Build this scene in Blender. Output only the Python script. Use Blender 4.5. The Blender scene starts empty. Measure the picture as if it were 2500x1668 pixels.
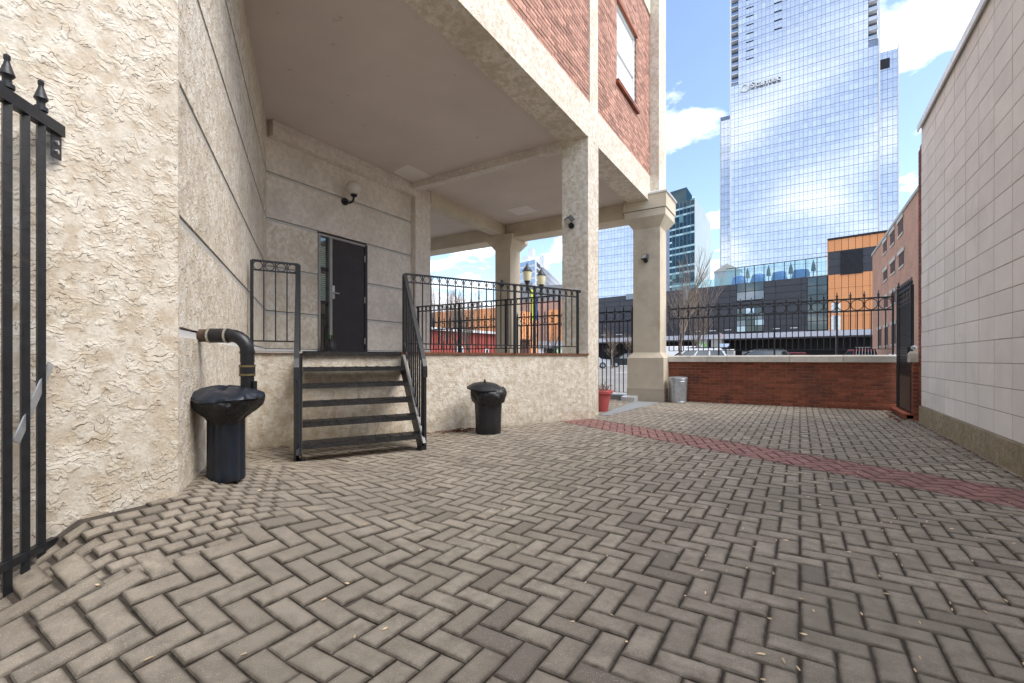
import bpy, math, random
from mathutils import Vector, Matrix
R = math.radians
random.seed(7)
scene = bpy.context.scene

# ------------------------------------------------------------------ camera, world, sun, exposure
SU, CU = math.sin(R(32)), math.cos(R(32))
FPX, HX, HY, CH = 1125.0, 1250.0, 877.0, 1.0          # calibrated focal length (px of the 2500 px photo), principal column, horizon row, eye height
CAMX, CAMY = 3.016, -7.242
cd = bpy.data.cameras.new('camera'); cam = bpy.data.objects.new('camera', cd); scene.collection.objects.link(cam)
cam.location = (CAMX, CAMY, CH); cam.rotation_euler = (R(90), 0, R(32))
cd.sensor_width = 36; cd.lens = FPX / 2500 * 36; cd.shift_y = (HY - 834) / 2500; cd.clip_start = 0.05; cd.clip_end = 3000
scene.camera = cam

SUN_EL, SUN_AZ = 52, 82            # azimuth clockwise from +Y
w = bpy.data.worlds.new('World'); scene.world = w; w.use_nodes = True
nt = w.node_tree; nt.nodes.clear()
def wn(t, **k):
    n = nt.nodes.new(t)
    for a, b in k.items(): setattr(n, a, b)
    return n
out = wn('ShaderNodeOutputWorld'); bg = wn('ShaderNodeBackground'); bg.inputs[1].default_value = 0.14
sky = wn('ShaderNodeTexSky', sky_type='NISHITA', sun_disc=False, sun_elevation=R(SUN_EL), sun_rotation=R(SUN_AZ), air_density=1.0, dust_density=1.0, ozone_density=1.0)
tc = wn('ShaderNodeTexCoord')
sep = wn('ShaderNodeSeparateXYZ'); nt.links.new(tc.outputs['Generated'], sep.inputs[0])
ad = wn('ShaderNodeMath', operation='ADD'); ad.inputs[1].default_value = 0.22; nt.links.new(sep.outputs[2], ad.inputs[0])
mx = wn('ShaderNodeMath', operation='MAXIMUM'); mx.inputs[1].default_value = 0.05; nt.links.new(ad.outputs[0], mx.inputs[0])
dv = wn('ShaderNodeVectorMath', operation='DIVIDE'); nt.links.new(tc.outputs['Generated'], dv.inputs[0]); nt.links.new(mx.outputs[0], dv.inputs[1])
mp = wn('ShaderNodeMapping'); mp.inputs['Location'].default_value = (6.1, 0.9, 0.0); nt.links.new(dv.outputs[0], mp.inputs[0])
cn = wn('ShaderNodeTexNoise'); cn.inputs['Scale'].default_value = 3.3; cn.inputs['Detail'].default_value = 9; cn.inputs['Roughness'].default_value = 0.56; cn.inputs['Distortion'].default_value = 0.25
nt.links.new(mp.outputs[0], cn.inputs['Vector'])
cr = wn('ShaderNodeValToRGB'); cr.color_ramp.elements[0].position = 0.50; cr.color_ramp.elements[1].position = 0.70
cr.color_ramp.elements[0].color = (0, 0, 0, 1); cr.color_ramp.elements[1].color = (1, 1, 1, 1)
nt.links.new(cn.outputs[0], cr.inputs[0])
mixc = wn('ShaderNodeMix', data_type='RGBA'); nt.links.new(cr.outputs[0], mixc.inputs[0])
nt.links.new(sky.outputs[0], mixc.inputs[6]); mixc.inputs[7].default_value = (11.6, 11.4, 11.0, 1)
nt.links.new(mixc.outputs[2], bg.inputs[0]); nt.links.new(bg.outputs[0], out.inputs[0])

sd = bpy.data.lights.new('sun', 'SUN'); so = bpy.data.objects.new('sun', sd); scene.collection.objects.link(so)
sd.energy = 1.5; sd.angle = R(40); sd.color = (1.0, 0.96, 0.90)
sdir = Vector((math.sin(R(SUN_AZ)) * math.cos(R(SUN_EL)), math.cos(R(SUN_AZ)) * math.cos(R(SUN_EL)), math.sin(R(SUN_EL))))
so.rotation_euler = (-sdir).to_track_quat('-Z', 'Y').to_euler(); so.location = (6, -10, 20)
scene.view_settings.view_transform = 'Standard'; scene.view_settings.look = 'None'
scene.view_settings.exposure = 1.15; scene.view_settings.gamma = 1.0; scene.view_settings.use_curve_mapping = False
scene.render.engine = 'CYCLES'
scene.cycles.max_bounces = 8; scene.cycles.diffuse_bounces = 5; scene.cycles.glossy_bounces = 3; scene.cycles.transmission_bounces = 4; scene.cycles.transparent_max_bounces = 6

# ------------------------------------------------------------------ where things stand (survey helpers)
def ray(px):
    r = (px - HX) / FPX
    return r * CU - SU, r * SU + CU
def far(px, d):                      # plan point d metres deep in the direction of column px
    rx, ry = ray(px); return Vector((CAMX + rx * d, CAMY + ry * d, 0))
def onX(px, X):
    rx, ry = ray(px); t = (X - CAMX) / rx; return CAMY + t * ry, t
def onY(px, Y):
    rx, ry = ray(px); t = (Y - CAMY) / ry; return CAMX + t * rx, t
def zat(py, d): return CH + (HY - py) * d / FPX
def view(p):                         # photo pixel of a world point
    dx, dy = p[0] - CAMX, p[1] - CAMY
    x, y = dx * CU + dy * SU, -dx * SU + dy * CU
    if y < 0.05: return None
    return HX + FPX * x / y, HY - FPX * (p[2] - CH) / y, y

# ------------------------------------------------------------------ mesh + object helpers
COL = scene.collection
ORG = {}
def thing(name, label, cat, loc=(0, 0, 0), group=None):
    o = bpy.data.objects.new(name, None); COL.objects.link(o); o.location = loc; o.empty_display_size = 0.2
    o['label'] = label; o['category'] = cat
    if group: o['group'] = group
    ORG[o] = Vector(loc); return o
def tag(o, label, cat, group=None):
    o['label'] = label; o['category'] = cat
    if group: o['group'] = group
    return o
def link(o, parent):
    COL.objects.link(o)
    if parent is not None:
        o.parent = parent; ORG[o] = ORG[parent]
    else: ORG[o] = Vector((0, 0, 0))
    return o
def inst(name, me, parent, loc, rot=None, scale=None):     # one more object on shared mesh data; loc in world / thing space
    o = bpy.data.objects.new(name, me); link(o, parent)
    org = ORG[parent] if parent is not None else Vector((0, 0, 0))
    if rot is not None and not isinstance(rot, (tuple, float, int)):
        o.matrix_local = Matrix.Translation(Vector(loc) - org) @ rot.to_4x4()
    else:
        o.location = Vector(loc) - org
        if rot is not None: o.rotation_euler = (0, 0, rot) if not isinstance(rot, tuple) else rot
    if scale: o.scale = scale
    return o
def copy_tree(o, parent=None):
    c = o.copy(); COL.objects.link(c); c.parent = parent
    for ch in o.children: copy_tree(ch, c)
    return c

class MB:
    def __init__(s): s.v, s.f, s.e = [], [], []
    def add(s, vs, fs, edge=None):
        b = len(s.v); s.v += [tuple(v) for v in vs]; s.f += [tuple(b + i for i in f) for f in fs]
        if edge is not None: s.e += edge
        return s
    def box(s, x0, x1, y0, y1, z0, z1):
        return s.add([(x0, y0, z0), (x1, y0, z0), (x1, y1, z0), (x0, y1, z0), (x0, y0, z1), (x1, y0, z1), (x1, y1, z1), (x0, y1, z1)],
                     [(0, 3, 2, 1), (4, 5, 6, 7), (0, 1, 5, 4), (1, 2, 6, 5), (2, 3, 7, 6), (3, 0, 4, 7)])
    def cbox(s, x0, x1, y0, y1, z0, z1, c):                 # box with chamfered edges
        pts = []
        for sz, z in ((0, z0), (0, z0 + c), (1, z1 - c), (1, z1)):
            k = c if z in (z0, z1) else 0
            xa, xb, ya, yb = x0 + k, x1 - k, y0 + k, y1 - k
            pts.append([(xa + c, ya, z), (xb - c, ya, z), (xb, ya + c, z), (xb, yb - c, z), (xb - c, yb, z), (xa + c, yb, z), (xa, yb - c, z), (xa, ya + c, z)])
        return s.rings(pts)
    def rings(s, loops, cap=True, closed=True):             # loft equal-length loops
        n = len(loops[0]); vs = [p for l in loops for p in l]; fs = []
        m = n if closed else n - 1
        for i in range(len(loops) - 1):
            for j in range(m): fs.append((i * n + j, i * n + (j + 1) % n, (i + 1) * n + (j + 1) % n, (i + 1) * n + j))
        if cap: fs.append(tuple(reversed(range(n)))); fs.append(tuple((len(loops) - 1) * n + j for j in range(n)))
        return s.add(vs, fs)
    def prism(s, poly, z0, z1):
        a = sum(poly[i][0] * poly[(i + 1) % len(poly)][1] - poly[(i + 1) % len(poly)][0] * poly[i][1] for i in range(len(poly)))
        if a < 0: poly = poly[::-1]
        return s.rings([[(x, y, z0) for x, y in poly], [(x, y, z1) for x, y in poly]])
    def beam(s, p, q, wd, h, up=(0, 0, 1)):
        p, q = Vector(p), Vector(q); d = (q - p).normalized(); u = Vector(up)
        if abs(d.dot(u)) > 0.99: u = Vector((0, 1, 0))
        a = d.cross(u).normalized() * wd / 2; b = a.cross(d).normalized() * h / 2
        return s.rings([[p - a - b, p + a - b, p + a + b, p - a + b], [q - a - b, q + a - b, q + a + b, q - a + b]])
    def tube(s, pts, r, n=8, cap=True):
        pts = [Vector(p) for p in pts]; loops = []
        if not isinstance(r, (list, tuple)): r = [r] * len(pts)
        u = None
        for i, p in enumerate(pts):
            d = (pts[min(i + 1, len(pts) - 1)] - pts[max(i - 1, 0)]).normalized()
            if u is None:
                u = Vector((0, 0, 1)) if abs(d.z) < 0.9 else Vector((1, 0, 0))
            a = (u - d * u.dot(d)).normalized(); u = a; b = d.cross(a)
            loops.append([p + (a * math.cos(t) + b * math.sin(t)) * r[i] for t in (2 * math.pi * k / n for k in range(n))])
        return s.rings(loops, cap)
    def lathe(s, prof, n=24, c=(0, 0, 0), cap=True, wob=None):
        loops = []
        for i, (r, z) in enumerate(prof):
            loops.append([(c[0] + (r * (wob(i, 2 * math.pi * k / n) if wob else 1)) * math.cos(2 * math.pi * k / n), c[1] + (r * (wob(i, 2 * math.pi * k / n) if wob else 1)) * math.sin(2 * math.pi * k / n), c[2] + z) for k in range(n)])
        return s.rings(loops, cap)
    def torus(s, c, Rr, r, ax, az, n=20, m=5):
        c, ax, az = Vector(c), Vector(ax).normalized(), Vector(az).normalized(); ay = az.cross(ax)
        vs, fs = [], []
        for i in range(n):
            t = 2 * math.pi * i / n; d = ax * math.cos(t) + az * math.sin(t)
            for j in range(m):
                q = 2 * math.pi * j / m; vs.append(c + d * (Rr + r * math.cos(q)) + ay * r * math.sin(q))
        for i in range(n):
            for j in range(m): fs.append((i * m + j, ((i + 1) % n) * m + j, ((i + 1) % n) * m + (j + 1) % m, i * m + (j + 1) % m))
        return s.add(vs, fs)
    def mesh(s, name, mat, org=(0, 0, 0), smooth=False):
        me = bpy.data.meshes.new(name); ox, oy, oz = org
        me.from_pydata([(x - ox, y - oy, z - oz) for x, y, z in s.v], [], s.f)
        if s.e:
            at = me.attributes.new('edge', 'FLOAT', 'POINT'); at.data.foreach_set('value', s.e)
        me.materials.append(mat)
        if smooth:
            me.polygons.foreach_set('use_smooth', [True] * len(me.polygons))
            try: me.set_sharp_from_angle(angle=R(40))
            except Exception: pass
        me.update(); return me
    def build(s, name, mat, parent=None, smooth=False, kind=None):
        org = ORG[parent] if parent is not None else (0, 0, 0)
        o = bpy.data.objects.new(name, s.mesh(name, mat, org, smooth)); link(o, parent)
        if kind: o['kind'] = kind
        return o

# ------------------------------------------------------------------ materials
class NT:
    def __init__(s, name):
        s.m = bpy.data.materials.new(name); s.m.use_nodes = True; s.t = s.m.node_tree; s.t.nodes.clear()
        s.o = s.t.nodes.new('ShaderNodeOutputMaterial'); s.b = s.t.nodes.new('ShaderNodeBsdfPrincipled'); s.t.links.new(s.b.outputs[0], s.o.inputs[0])
        s.pos = s.n('ShaderNodeNewGeometry')
    def n(s, t, ins=None, **k):
        x = s.t.nodes.new(t)
        for a, b in k.items(): setattr(x, a, b)
        for i, v in (ins or {}).items(): s.set(x.inputs[i], v)
        return x
    def set(s, sock, v):
        if hasattr(v, 'links') or isinstance(v, bpy.types.NodeSocket): s.t.links.new(v, sock)
        else: sock.default_value = v if not (isinstance(v, tuple) and len(v) == 3 and sock.type == 'RGBA') else (*v, 1)
    def math(s, op, a, b=0.0, c=None, clamp=False):
        x = s.n('ShaderNodeMath', {0: a, 1: b}, operation=op, use_clamp=clamp)
        if c is not None: s.set(x.inputs[2], c)
        return x.outputs[0]
    def noise(s, scale, detail=3, rough=.5, dist=0, vec=None, stretch=None):
        v = vec or s.pos.outputs['Position']
        if stretch: v = s.n('ShaderNodeVectorMath', {0: v, 1: stretch}, operation='MULTIPLY').outputs[0]
        return s.n('ShaderNodeTexNoise', {'Vector': v, 'Scale': scale, 'Detail': detail, 'Roughness': rough, 'Distortion': dist}).outputs[0]
    def ramp(s, v, a, b, lo=0.0, hi=1.0): return s.n('ShaderNodeMapRange', {0: v, 1: a, 2: b, 3: lo, 4: hi}, clamp=True).outputs[0]
    def mix(s, f, a, b, mode='MIX'):
        x = s.n('ShaderNodeMix', {0: f, 6: a, 7: b}, data_type='RGBA', blend_type=mode); return x.outputs[2]
    def rnd(s):                                             # per object and per loose piece
        oi = s.n('ShaderNodeObjectInfo').outputs['Random']
        return s.math('FRACT', s.math('ADD', oi, s.pos.outputs['Random Per Island']))
    def bump(s, h, dist, strength=1.0, normal=None):
        x = s.n('ShaderNodeBump', {'Height': h, 'Distance': dist, 'Strength': strength})
        if normal is not None: s.set(x.inputs['Normal'], normal)
        return x.outputs[0]
    def done(s, col, rough=.7, metal=0.0, normal=None, spec=None):
        s.set(s.b.inputs['Base Color'], col); s.set(s.b.inputs['Roughness'], rough); s.set(s.b.inputs['Metallic'], metal)
        if normal is not None: s.set(s.b.inputs['Normal'], normal)
        if spec is not None: s.set(s.b.inputs['Specular IOR Level'], spec)
        return s.m
def M(name, col, rough=.7, metal=0.0, var=.18, vs=3.0, bump=0.0, bs=60, rv=0.0, dirt=None, dv=(.5, .75), ds=2.0, spec=None):
    t = NT(name)
    a = t.noise(vs, 4, .6); c = t.mix(t.ramp(a, .3, .7), tuple(x * (1 - var) for x in col), tuple(min(1, x * (1 + var)) for x in col))
    if rv: c = t.mix(1.0, c, t.n('ShaderNodeCombineColor', {0: (q := t.ramp(t.rnd(), 0, 1, 1 - rv, 1 + rv)), 1: q, 2: q}).outputs[0], 'MULTIPLY')
    if dirt: c = t.mix(t.ramp(t.noise(ds, 6, .65), dv[0], dv[1]), c, dirt)
    nrm = t.bump(t.noise(bs, 4, .6), bump) if bump else None
    return t.done(c, t.ramp(t.noise(vs * 3, 3), .3, .7, max(.02, rough - .08), min(1, rough + .08)), metal, nrm, spec)

def stucco(name, c1, c2, amp=1.0, lapz=25.0, line=1.0):
    t = NT(name); z = t.n('ShaderNodeSeparateXYZ', {0: t.pos.outputs['Position']}).outputs[2]
    n1 = t.noise(9.0, 3, .5, .35)
    n2 = t.noise(22, 2, .5)
    ph = t.math('ADD', t.math('ADD', t.math('MULTIPLY', z, lapz), t.math('MULTIPLY', n1, 7.0)), t.math('MULTIPLY', n2, .55))
    lap = t.math('FRACT', ph)
    mask = t.ramp(t.noise(14.0, 3, .6), .45, .56)
    fine = t.noise(70, 4, .65); mid = t.noise(13, 4, .55, .3); big = t.noise(2.0, 6, .62)
    saw = t.math('MULTIPLY', t.ramp(lap, .0, .10, 0, 1), t.ramp(lap, .10, 1.0, 1, .35))
    h = t.math('ADD', t.math('MULTIPLY', t.math('MULTIPLY', saw, mask), .55), t.math('ADD', t.math('MULTIPLY', fine, .34), t.math('MULTIPLY', mid, .35)))
    nrm = t.bump(h, .0085 * amp, 1.0)
    c = t.mix(t.ramp(mid, .36, .60), c2, c1)
    c = t.mix(t.math('MULTIPLY', t.ramp(big, .46, .70), .60), c, tuple(x * .80 for x in c2))
    c = t.mix(t.math('MULTIPLY', t.ramp(fine, .36, .50, 1, 0), .30), c, tuple(x * .62 for x in c2))
    lap_shadow_dirt = t.math('MULTIPLY', t.ramp(lap, .015, .075, 1, 0), t.math('MULTIPLY', t.ramp(mask, .25, .8), .62 * line))  # thin dark lap edges: shadow and dirt both put into the colour
    c = t.mix(lap_shadow_dirt, c, (c2[0] * .36, c2[1] * .31, c2[2] * .26))
    low = t.math('MULTIPLY', t.ramp(t.math('ADD', z, t.math('MULTIPLY', mid, .25)), .12, .42, 1, 0), t.ramp(t.noise(5, 4), .35, .65))
    c = t.mix(t.math('MULTIPLY', low, .55), c, (.30, .235, .13))
    return t.done(c, .88, 0, nrm, .25)

mats = {}
mats['stucco'] = stucco('cream_stucco', (.785, .728, .625), (.605, .515, .395))
mats['stucco_grey'] = stucco('grey_stucco', (.76, .69, .61), (.65, .575, .495), .7, 24, .6)
mats['render'] = M('smooth_beige_render', (.60, .52, .40), .85, 0, .10, 1.6, .002, 120, 0, (.42, .34, .24), (.55, .8), 1.2, .25)
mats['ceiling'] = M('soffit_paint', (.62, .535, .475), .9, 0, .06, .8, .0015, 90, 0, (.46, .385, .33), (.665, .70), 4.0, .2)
mats['patch'] = M('ceiling_patch', (.72, .65, .60), .9, 0, .03)
mats['trim'] = M('groove_trim', (.50, .48, .44), .6, 0, .05)
mats['render_dark'] = M('patched_render', (.46, .385, .30), .88, 0, .10, 3, .002, 120)
mats['trim_shade'] = M('groove_shade', (.16, .15, .13), .7, 0, .1)  # dark tone painted in for the shadow line under a groove's upper lip
mats['iron'] = M('black_iron', (.016, .017, .020), .42, 0, .4, 20, .0006, 90, 0, (.05, .035, .025), (.66, .8), 9, .45)
mats['tread'] = None
mats['plastic'] = M('black_plastic', (.016, .017, .019), .45, 0, .25, 9, .0006, 30)
mats['bag'] = M('black_bag', (.014, .014, .016), .40, 0, .2, 9, .014, 26)
mats['galv'] = M('galvanised', (.50, .53, .56), .38, .75, .18, 14, .001, 30, 0, (.30, .30, .29), (.55, .8), 5)
mats['flash'] = M('metal_flashing', (.62, .63, .63), .42, .4, .08, 5)
mats['rust'] = M('rusty_steel', (.17, .065, .032), .85, 0, .35, 30, .001, 80)
mats['castiron'] = M('cast_iron_pipe', (.09, .055, .04), .8, 0, .4, 25, .002, 60)
mats['rubber'] = M('black_pipe', (.014, .014, .016), .38, 0, .3, 14)
mats['steel'] = M('clamp_steel', (.55, .52, .46), .3, .9, .1, 20)
mats['brass'] = M('old_brass_clamp', (.30, .24, .13), .4, .8, .2, 20)
mats['brick_up'] = M('orange_red_brick', (.45, .25, .19), .85, 0, .16, 14, .003, 60, .30, spec=.2)
mats['brick_low'] = M('deep_red_brick', (.245, .076, .042), .8, 0, .18, 10, .003, 60, .28, (.10, .045, .035), (.50, .72), 1.7, spec=.25)
mats['mortar'] = M('mortar', (.34, .27, .22), .95, 0, .2, 20, .003, 60)
mats['mortar_dark'] = M('dark_mortar', (.36, .24, .17), .95, 0, .2, 20, .003, 60)
mats['coping'] = M('coping_stone', (.56, .53, .46), .85, 0, .10, 5, .002, 80, .06, (.24, .21, .17), (.56, .78), 2.2)
mats['block'] = M('painted_block', (.82, .79, .745), .75, 0, .05, 2.5, .0025, 110, .045, (.64, .60, .54), (.54, .80), 1.3)
mats['block_joint'] = M('block_joint', (.40, .36, .30), .9, 0, .12, 12)
mats['plinth'] = stucco('mossy_plinth', (.42, .37, .26), (.30, .25, .16), 1.6, 14)
mats['coping_metal'] = M('coping_metal', (.70, .70, .69), .4, .2, .04)
mats['door'] = M('dark_door', (.016, .013, .014), .5, 0, .25, 4)
mats['alu'] = M('aluminium_frame', (.30, .29, .27), .45, .35, .08, 6)
mats['dark'] = M('dark_interior', (.012, .012, .012), .9, 0, .1)
mats['blind'] = M('window_blind', (.62, .60, .52), .7, 0, .06)
mats['white'] = M('white_paint', (.78, .78, .76), .5, 0, .04)
mats['redplastic'] = M('red_plastic', (.52, .10, .095), .5, 0, .08, 8)
mats['soil'] = M('soil', (.04, .03, .02), .95, 0, .3, 40, .004, 60)
mats['dryleaf'] = M('dry_leaf', (.20, .085, .04), .8, 0, .35, 30, 0, 0, .35)
mats['seed'] = M('pale_seed_leaf', (.70, .52, .32), .7, 0, .3, 60, 0, 0, .35)
mats['asphalt'] = M('asphalt', (.26, .245, .225), .95, 0, .16, .35, .004, 25, 0, (.16, .15, .14), (.5, .7), .12)
mats['concrete'] = M('concrete', (.44, .43, .40), .9, 0, .1, 1.2, .002, 50)
mats['concrete_grey'] = M('grey_strip', (.25, .26, .265), .9, 0, .1, 4, .001, 60)
mats['sand'] = M('joint_sand', (.075, .060, .046), .98, 0, .3, 16, .006, 70)
mats['bark'] = M('bark', (.085, .068, .055), .95, 0, .3, 12, .01, 30)
mats['twig'] = M('pale_twig', (.22, .17, .135), .95, 0, .3, 12)
mats['panel'] = M('charcoal_cladding', (.040, .041, .052), .45, 0, .08, .4, 0, 0, .10)
mats['panel_gap'] = M('panel_gap', (.016, .016, .02), .7, 0, .1)
mats['white_metal'] = M('white_cladding', (.55, .55, .60), .5, 0, .05)
mats['white_box'] = M('pale_cladding', (.74, .75, .78), .6, 0, .04, .2)
mats['pinkbrick'] = M('far_brick', (.46, .27, .21), .9, 0, .12, .6)
mats['redwall'] = M('red_painted_wall', (.32, .06, .045), .85, 0, .1, .8)
mats['bluetarp'] = M('blue_tarp', (.02, .13, .46), .5, 0, .2, 3, .05, 2)
mats['tyre'] = M('tyre', (.012, .012, .012), .85, 0, .1)
mats['lampglass'] = M('lantern_glass', (.78, .70, .46), .35, 0, .06)
mats['globe'] = M('opal_globe', (.62, .56, .50), .3, 0, .05)
mats['lens'] = M('lamp_lens', (.62, .60, .52), .2, 0, .05)
mats['yellow'] = M('lime_banner', (.50, .58, .03), .7, 0, .1, 2)
mats['blue'] = M('blue_banner', (.03, .12, .42), .7, 0, .1, 2)
mats['green'] = M('green_sign', (.13, .45, .05), .5, 0, .05)
mats['red'] = M('sign_red', (.55, .03, .04), .5, 0, .03)
mats['brown'] = M('brown_box', (.075, .032, .022), .7, 0, .15, 3)

def glassmat(name, diff, mixf=.55, rv=.25, tint=(.86, .93, 1), light=None, lightp=.12, rough=.03):
    t = NT(name)
    q = t.rnd()
    c = t.mix(1.0, diff, t.n('ShaderNodeCombineColor', {0: (k := t.ramp(q, 0, 1, 1 - rv, 1 + rv)), 1: k, 2: k}).outputs[0], 'MULTIPLY')
    if light: c = t.mix(t.math('GREATER_THAN', q, 1 - lightp), c, light)
    d = t.n('ShaderNodeBsdfDiffuse', {0: c}); g = t.n('ShaderNodeBsdfGlossy', {0: tint, 1: rough})
    if light: f = t.math('SUBTRACT', mixf, t.math('MULTIPLY', t.math('GREATER_THAN', q, 1 - lightp), mixf * .45))
    else: f = mixf
    x = t.n('ShaderNodeMixShader', {0: f, 1: d.outputs[0], 2: g.outputs[0]})
    t.t.links.new(x.outputs[0], t.o.inputs[0]); return t.m
mats['pane'] = glassmat('tower_glass', (.66, .73, .89), .30, .10, (.92, .96, 1), (.70, .80, .88), .12, .10)
mats['pane_low'] = glassmat('tower_spandrel', (.60, .67, .85), .30, .10, (.92, .96, 1), None, 0, .10)
mats['mull'] = M('tower_mullion', (.22, .27, .38), .5, .2, .05)
mats['greenglass'] = glassmat('dark_green_glass', (.010, .040, .070), .05, .6, (.75, .95, 1), (.16, .34, .36), .10)
mats['greenband'] = glassmat('pale_green_band', (.52, .70, .71), .08, .45, (.8, 1, 1))
mats['greenpanel'] = M('pale_green_panel', (.36, .43, .45), .5, 0, .08, .05)
mats['carglass'] = glassmat('car_glass', (.02, .03, .035), .10, .1, (.9, .95, 1))
mats['bluewin'] = glassmat('blue_window', (.10, .17, .30), .35, .3)
mats['winpane'] = glassmat('window_pane', (.86, .87, .88), .10, .04, (1, 1, 1))
mats['darkwin'] = glassmat('dark_window', (.025, .04, .045), .08, .4)
mats['greypane'] = glassmat('grey_pane', (.20, .23, .26), .06, .25)
def clearglass():
    t = NT('clear_glass'); g = t.n('ShaderNodeBsdfGlossy', {0: (.9, 1, 1), 1: .03}); tr = t.n('ShaderNodeBsdfTransparent', {0: (.80, .90, .90)})
    x = t.n('ShaderNodeMixShader', {0: .07, 1: tr.outputs[0], 2: g.outputs[0]}); t.t.links.new(x.outputs[0], t.o.inputs[0]); return t.m
mats['clear'] = clearglass()
def carpaint(name, col):
    t = NT(name); m = t.done(col, .42, 0, None, .3); t.b.inputs['Coat Weight'].default_value = .15; return m
mats['car_dark'] = carpaint('charcoal_paint', (.028, .032, .040)); mats['car_white'] = carpaint('white_car_paint', (.75, .76, .78)); mats['car_red'] = carpaint('red_car_paint', (.20, .012, .02)); mats['car_grey'] = carpaint('grey_car_paint', (.13, .14, .16))

def orange():
    t = NT('orange_cladding'); z = t.n('ShaderNodeSeparateXYZ', {0: t.pos.outputs['Position']}).outputs[2]
    ln = t.math('LESS_THAN', t.math('FRACT', t.math('MULTIPLY', z, 2.6)), .16)
    c = t.mix(t.ramp(t.rnd(), 0, 1), (.80, .33, .13), (.88, .38, .155)); c = t.mix(t.math('MULTIPLY', ln, .35), c, (.46, .16, .055))
    return t.done(c, .6, 0)
mats['orange'] = orange()
def farbrick():
    t = NT('brown_brick_facade'); p = t.pos.outputs['Position']
    s = t.n('ShaderNodeSeparateXYZ', {0: p}); v = t.n('ShaderNodeCombineXYZ', {0: s.outputs[1], 1: s.outputs[2], 2: 0.0}).outputs[0]
    b = t.n('ShaderNodeTexBrick', {'Vector': v, 'Color1': (.56, .29, .185, 1), 'Color2': (.44, .21, .14, 1), 'Mortar': (.48, .36, .28, 1), 'Scale': 1.0, 'Mortar Size': .010, 'Brick Width': .30, 'Row Height': .10})
    c = t.mix(t.ramp(t.noise(.6, 5, .6), .42, .62), b.outputs[0], (.58, .32, .215)); return t.done(c, .9, 0, t.bump(b.outputs[1], .01))
mats['farbrick'] = farbrick()

def paver(name, cols, dirt):
    t = NT(name); q = t.rnd()
    c = t.mix(t.ramp(q, 0, .8), cols[0], cols[1]); c = t.mix(t.math('GREATER_THAN', q, .93), c, cols[2])
    n = t.noise(9, 6, .7); c = t.mix(t.ramp(n, .42, .66), c, tuple(x * .72 for x in cols[1]))
    st = t.noise(3.2, 5, .65); c = t.mix(t.math('MULTIPLY', t.ramp(st, .52, .68), .38), c, tuple(x * .5 for x in cols[0]))
    sp = t.noise(240, 2, .6); c = t.mix(t.ramp(sp, .60, .72), c, tuple(min(1, x * 1.45) for x in cols[0])); c = t.mix(t.ramp(sp, .40, .30), c, tuple(x * .6 for x in cols[0]))
    big = t.noise(.75, 5, .6); c = t.mix(t.math('MULTIPLY', t.ramp(big, .46, .62), .6), c, tuple(x * .55 for x in cols[0]))
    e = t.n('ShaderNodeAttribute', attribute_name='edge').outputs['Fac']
    rim_ao_dirt = t.math('MULTIPLY', t.math('POWER', e, 1.6), t.ramp(t.noise(14, 4, .6), .3, .62, .25, 1.0))
    c = t.mix(rim_ao_dirt, c, dirt)  # rims darkened in the colour: joint dirt plus painted occlusion
    h = t.math('ADD', t.noise(130, 4, .7), t.math('MULTIPLY', t.noise(18, 3), 1.2))
    return t.done(c, t.ramp(n, .3, .7, .68, .9), 0, t.bump(h, .0022), .35)
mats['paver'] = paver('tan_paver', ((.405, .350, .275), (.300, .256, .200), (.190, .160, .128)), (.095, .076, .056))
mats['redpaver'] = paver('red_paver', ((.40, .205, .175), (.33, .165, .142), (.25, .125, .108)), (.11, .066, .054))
def treadmat():
    t = NT('diamond_plate'); v = t.n('ShaderNodeTexVoronoi', {'Vector': t.n('ShaderNodeVectorMath', {0: t.pos.outputs['Position'], 1: (1, 1, 1.6)}, operation='MULTIPLY').outputs[0], 'Scale': 62}).outputs[0]
    return t.done(t.mix(t.ramp(t.noise(9, 4), .4, .7), (.010, .010, .011), (.024, .020, .018)), .45, .1, t.bump(t.ramp(v, .1, .5, 1, 0), .004))
mats['tread'] = treadmat()
# ------------------------------------------------------------------ plan of the place (X across the yard, Y away along it)
B = Vector((.189, -6.096)); DC = Vector((-4.21, -3.078)); LL = Vector((-2.229, -4.435))
LD = Vector((.449, .8935)); PD = Vector((.8935, -.449))     # along the landing front / out from it
RN = Vector((.5659, .8245))                                 # normal of the splayed return wall, into the yard
LZ = 1.09                                                   # landing height
def S(l, p, z): q = LL + LD * l + PD * p; return Vector((q.x, q.y, z))
def seg(p, a, b):
    d = b - a; t = max(0, min(1, (p - a).dot(d) / d.dot(d))); return (p - a - d * t).length
PA, PC = Vector((.19, -6.46)), Vector((-.46, -5.64))
def hump(x, y):                                             # paving heaved up along the corner of the building
    p = Vector((x, y)); d = min(seg(p, PA, B), seg(p, B, PC)); t = max(0, min(1, (d - .05) / 1.35)); return .272 * (1 - t) ** 1.35 * max(0, min(1, (y + 7.05) / .55))
def hump_rot(x, y):
    e = .03; n = Vector((-(hump(x + e, y) - hump(x - e, y)) / (2 * e), -(hump(x, y + e) - hump(x, y - e)) / (2 * e), 1))
    return Vector((0, 0, 1)).rotation_difference(n).to_matrix()
def indoors(x, y):
    p = Vector((x, y))
    if y < B.y and x < .05: return True
    if x < B.x + .05 and (p - B).dot(RN) < -.12: return True
    if (p - LL).dot(PD) < -.12 and y < .2: return True
    return x < -6.2 or (x < -.55 and y < .2 and (p - LL).dot(PD) < 0)

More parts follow.
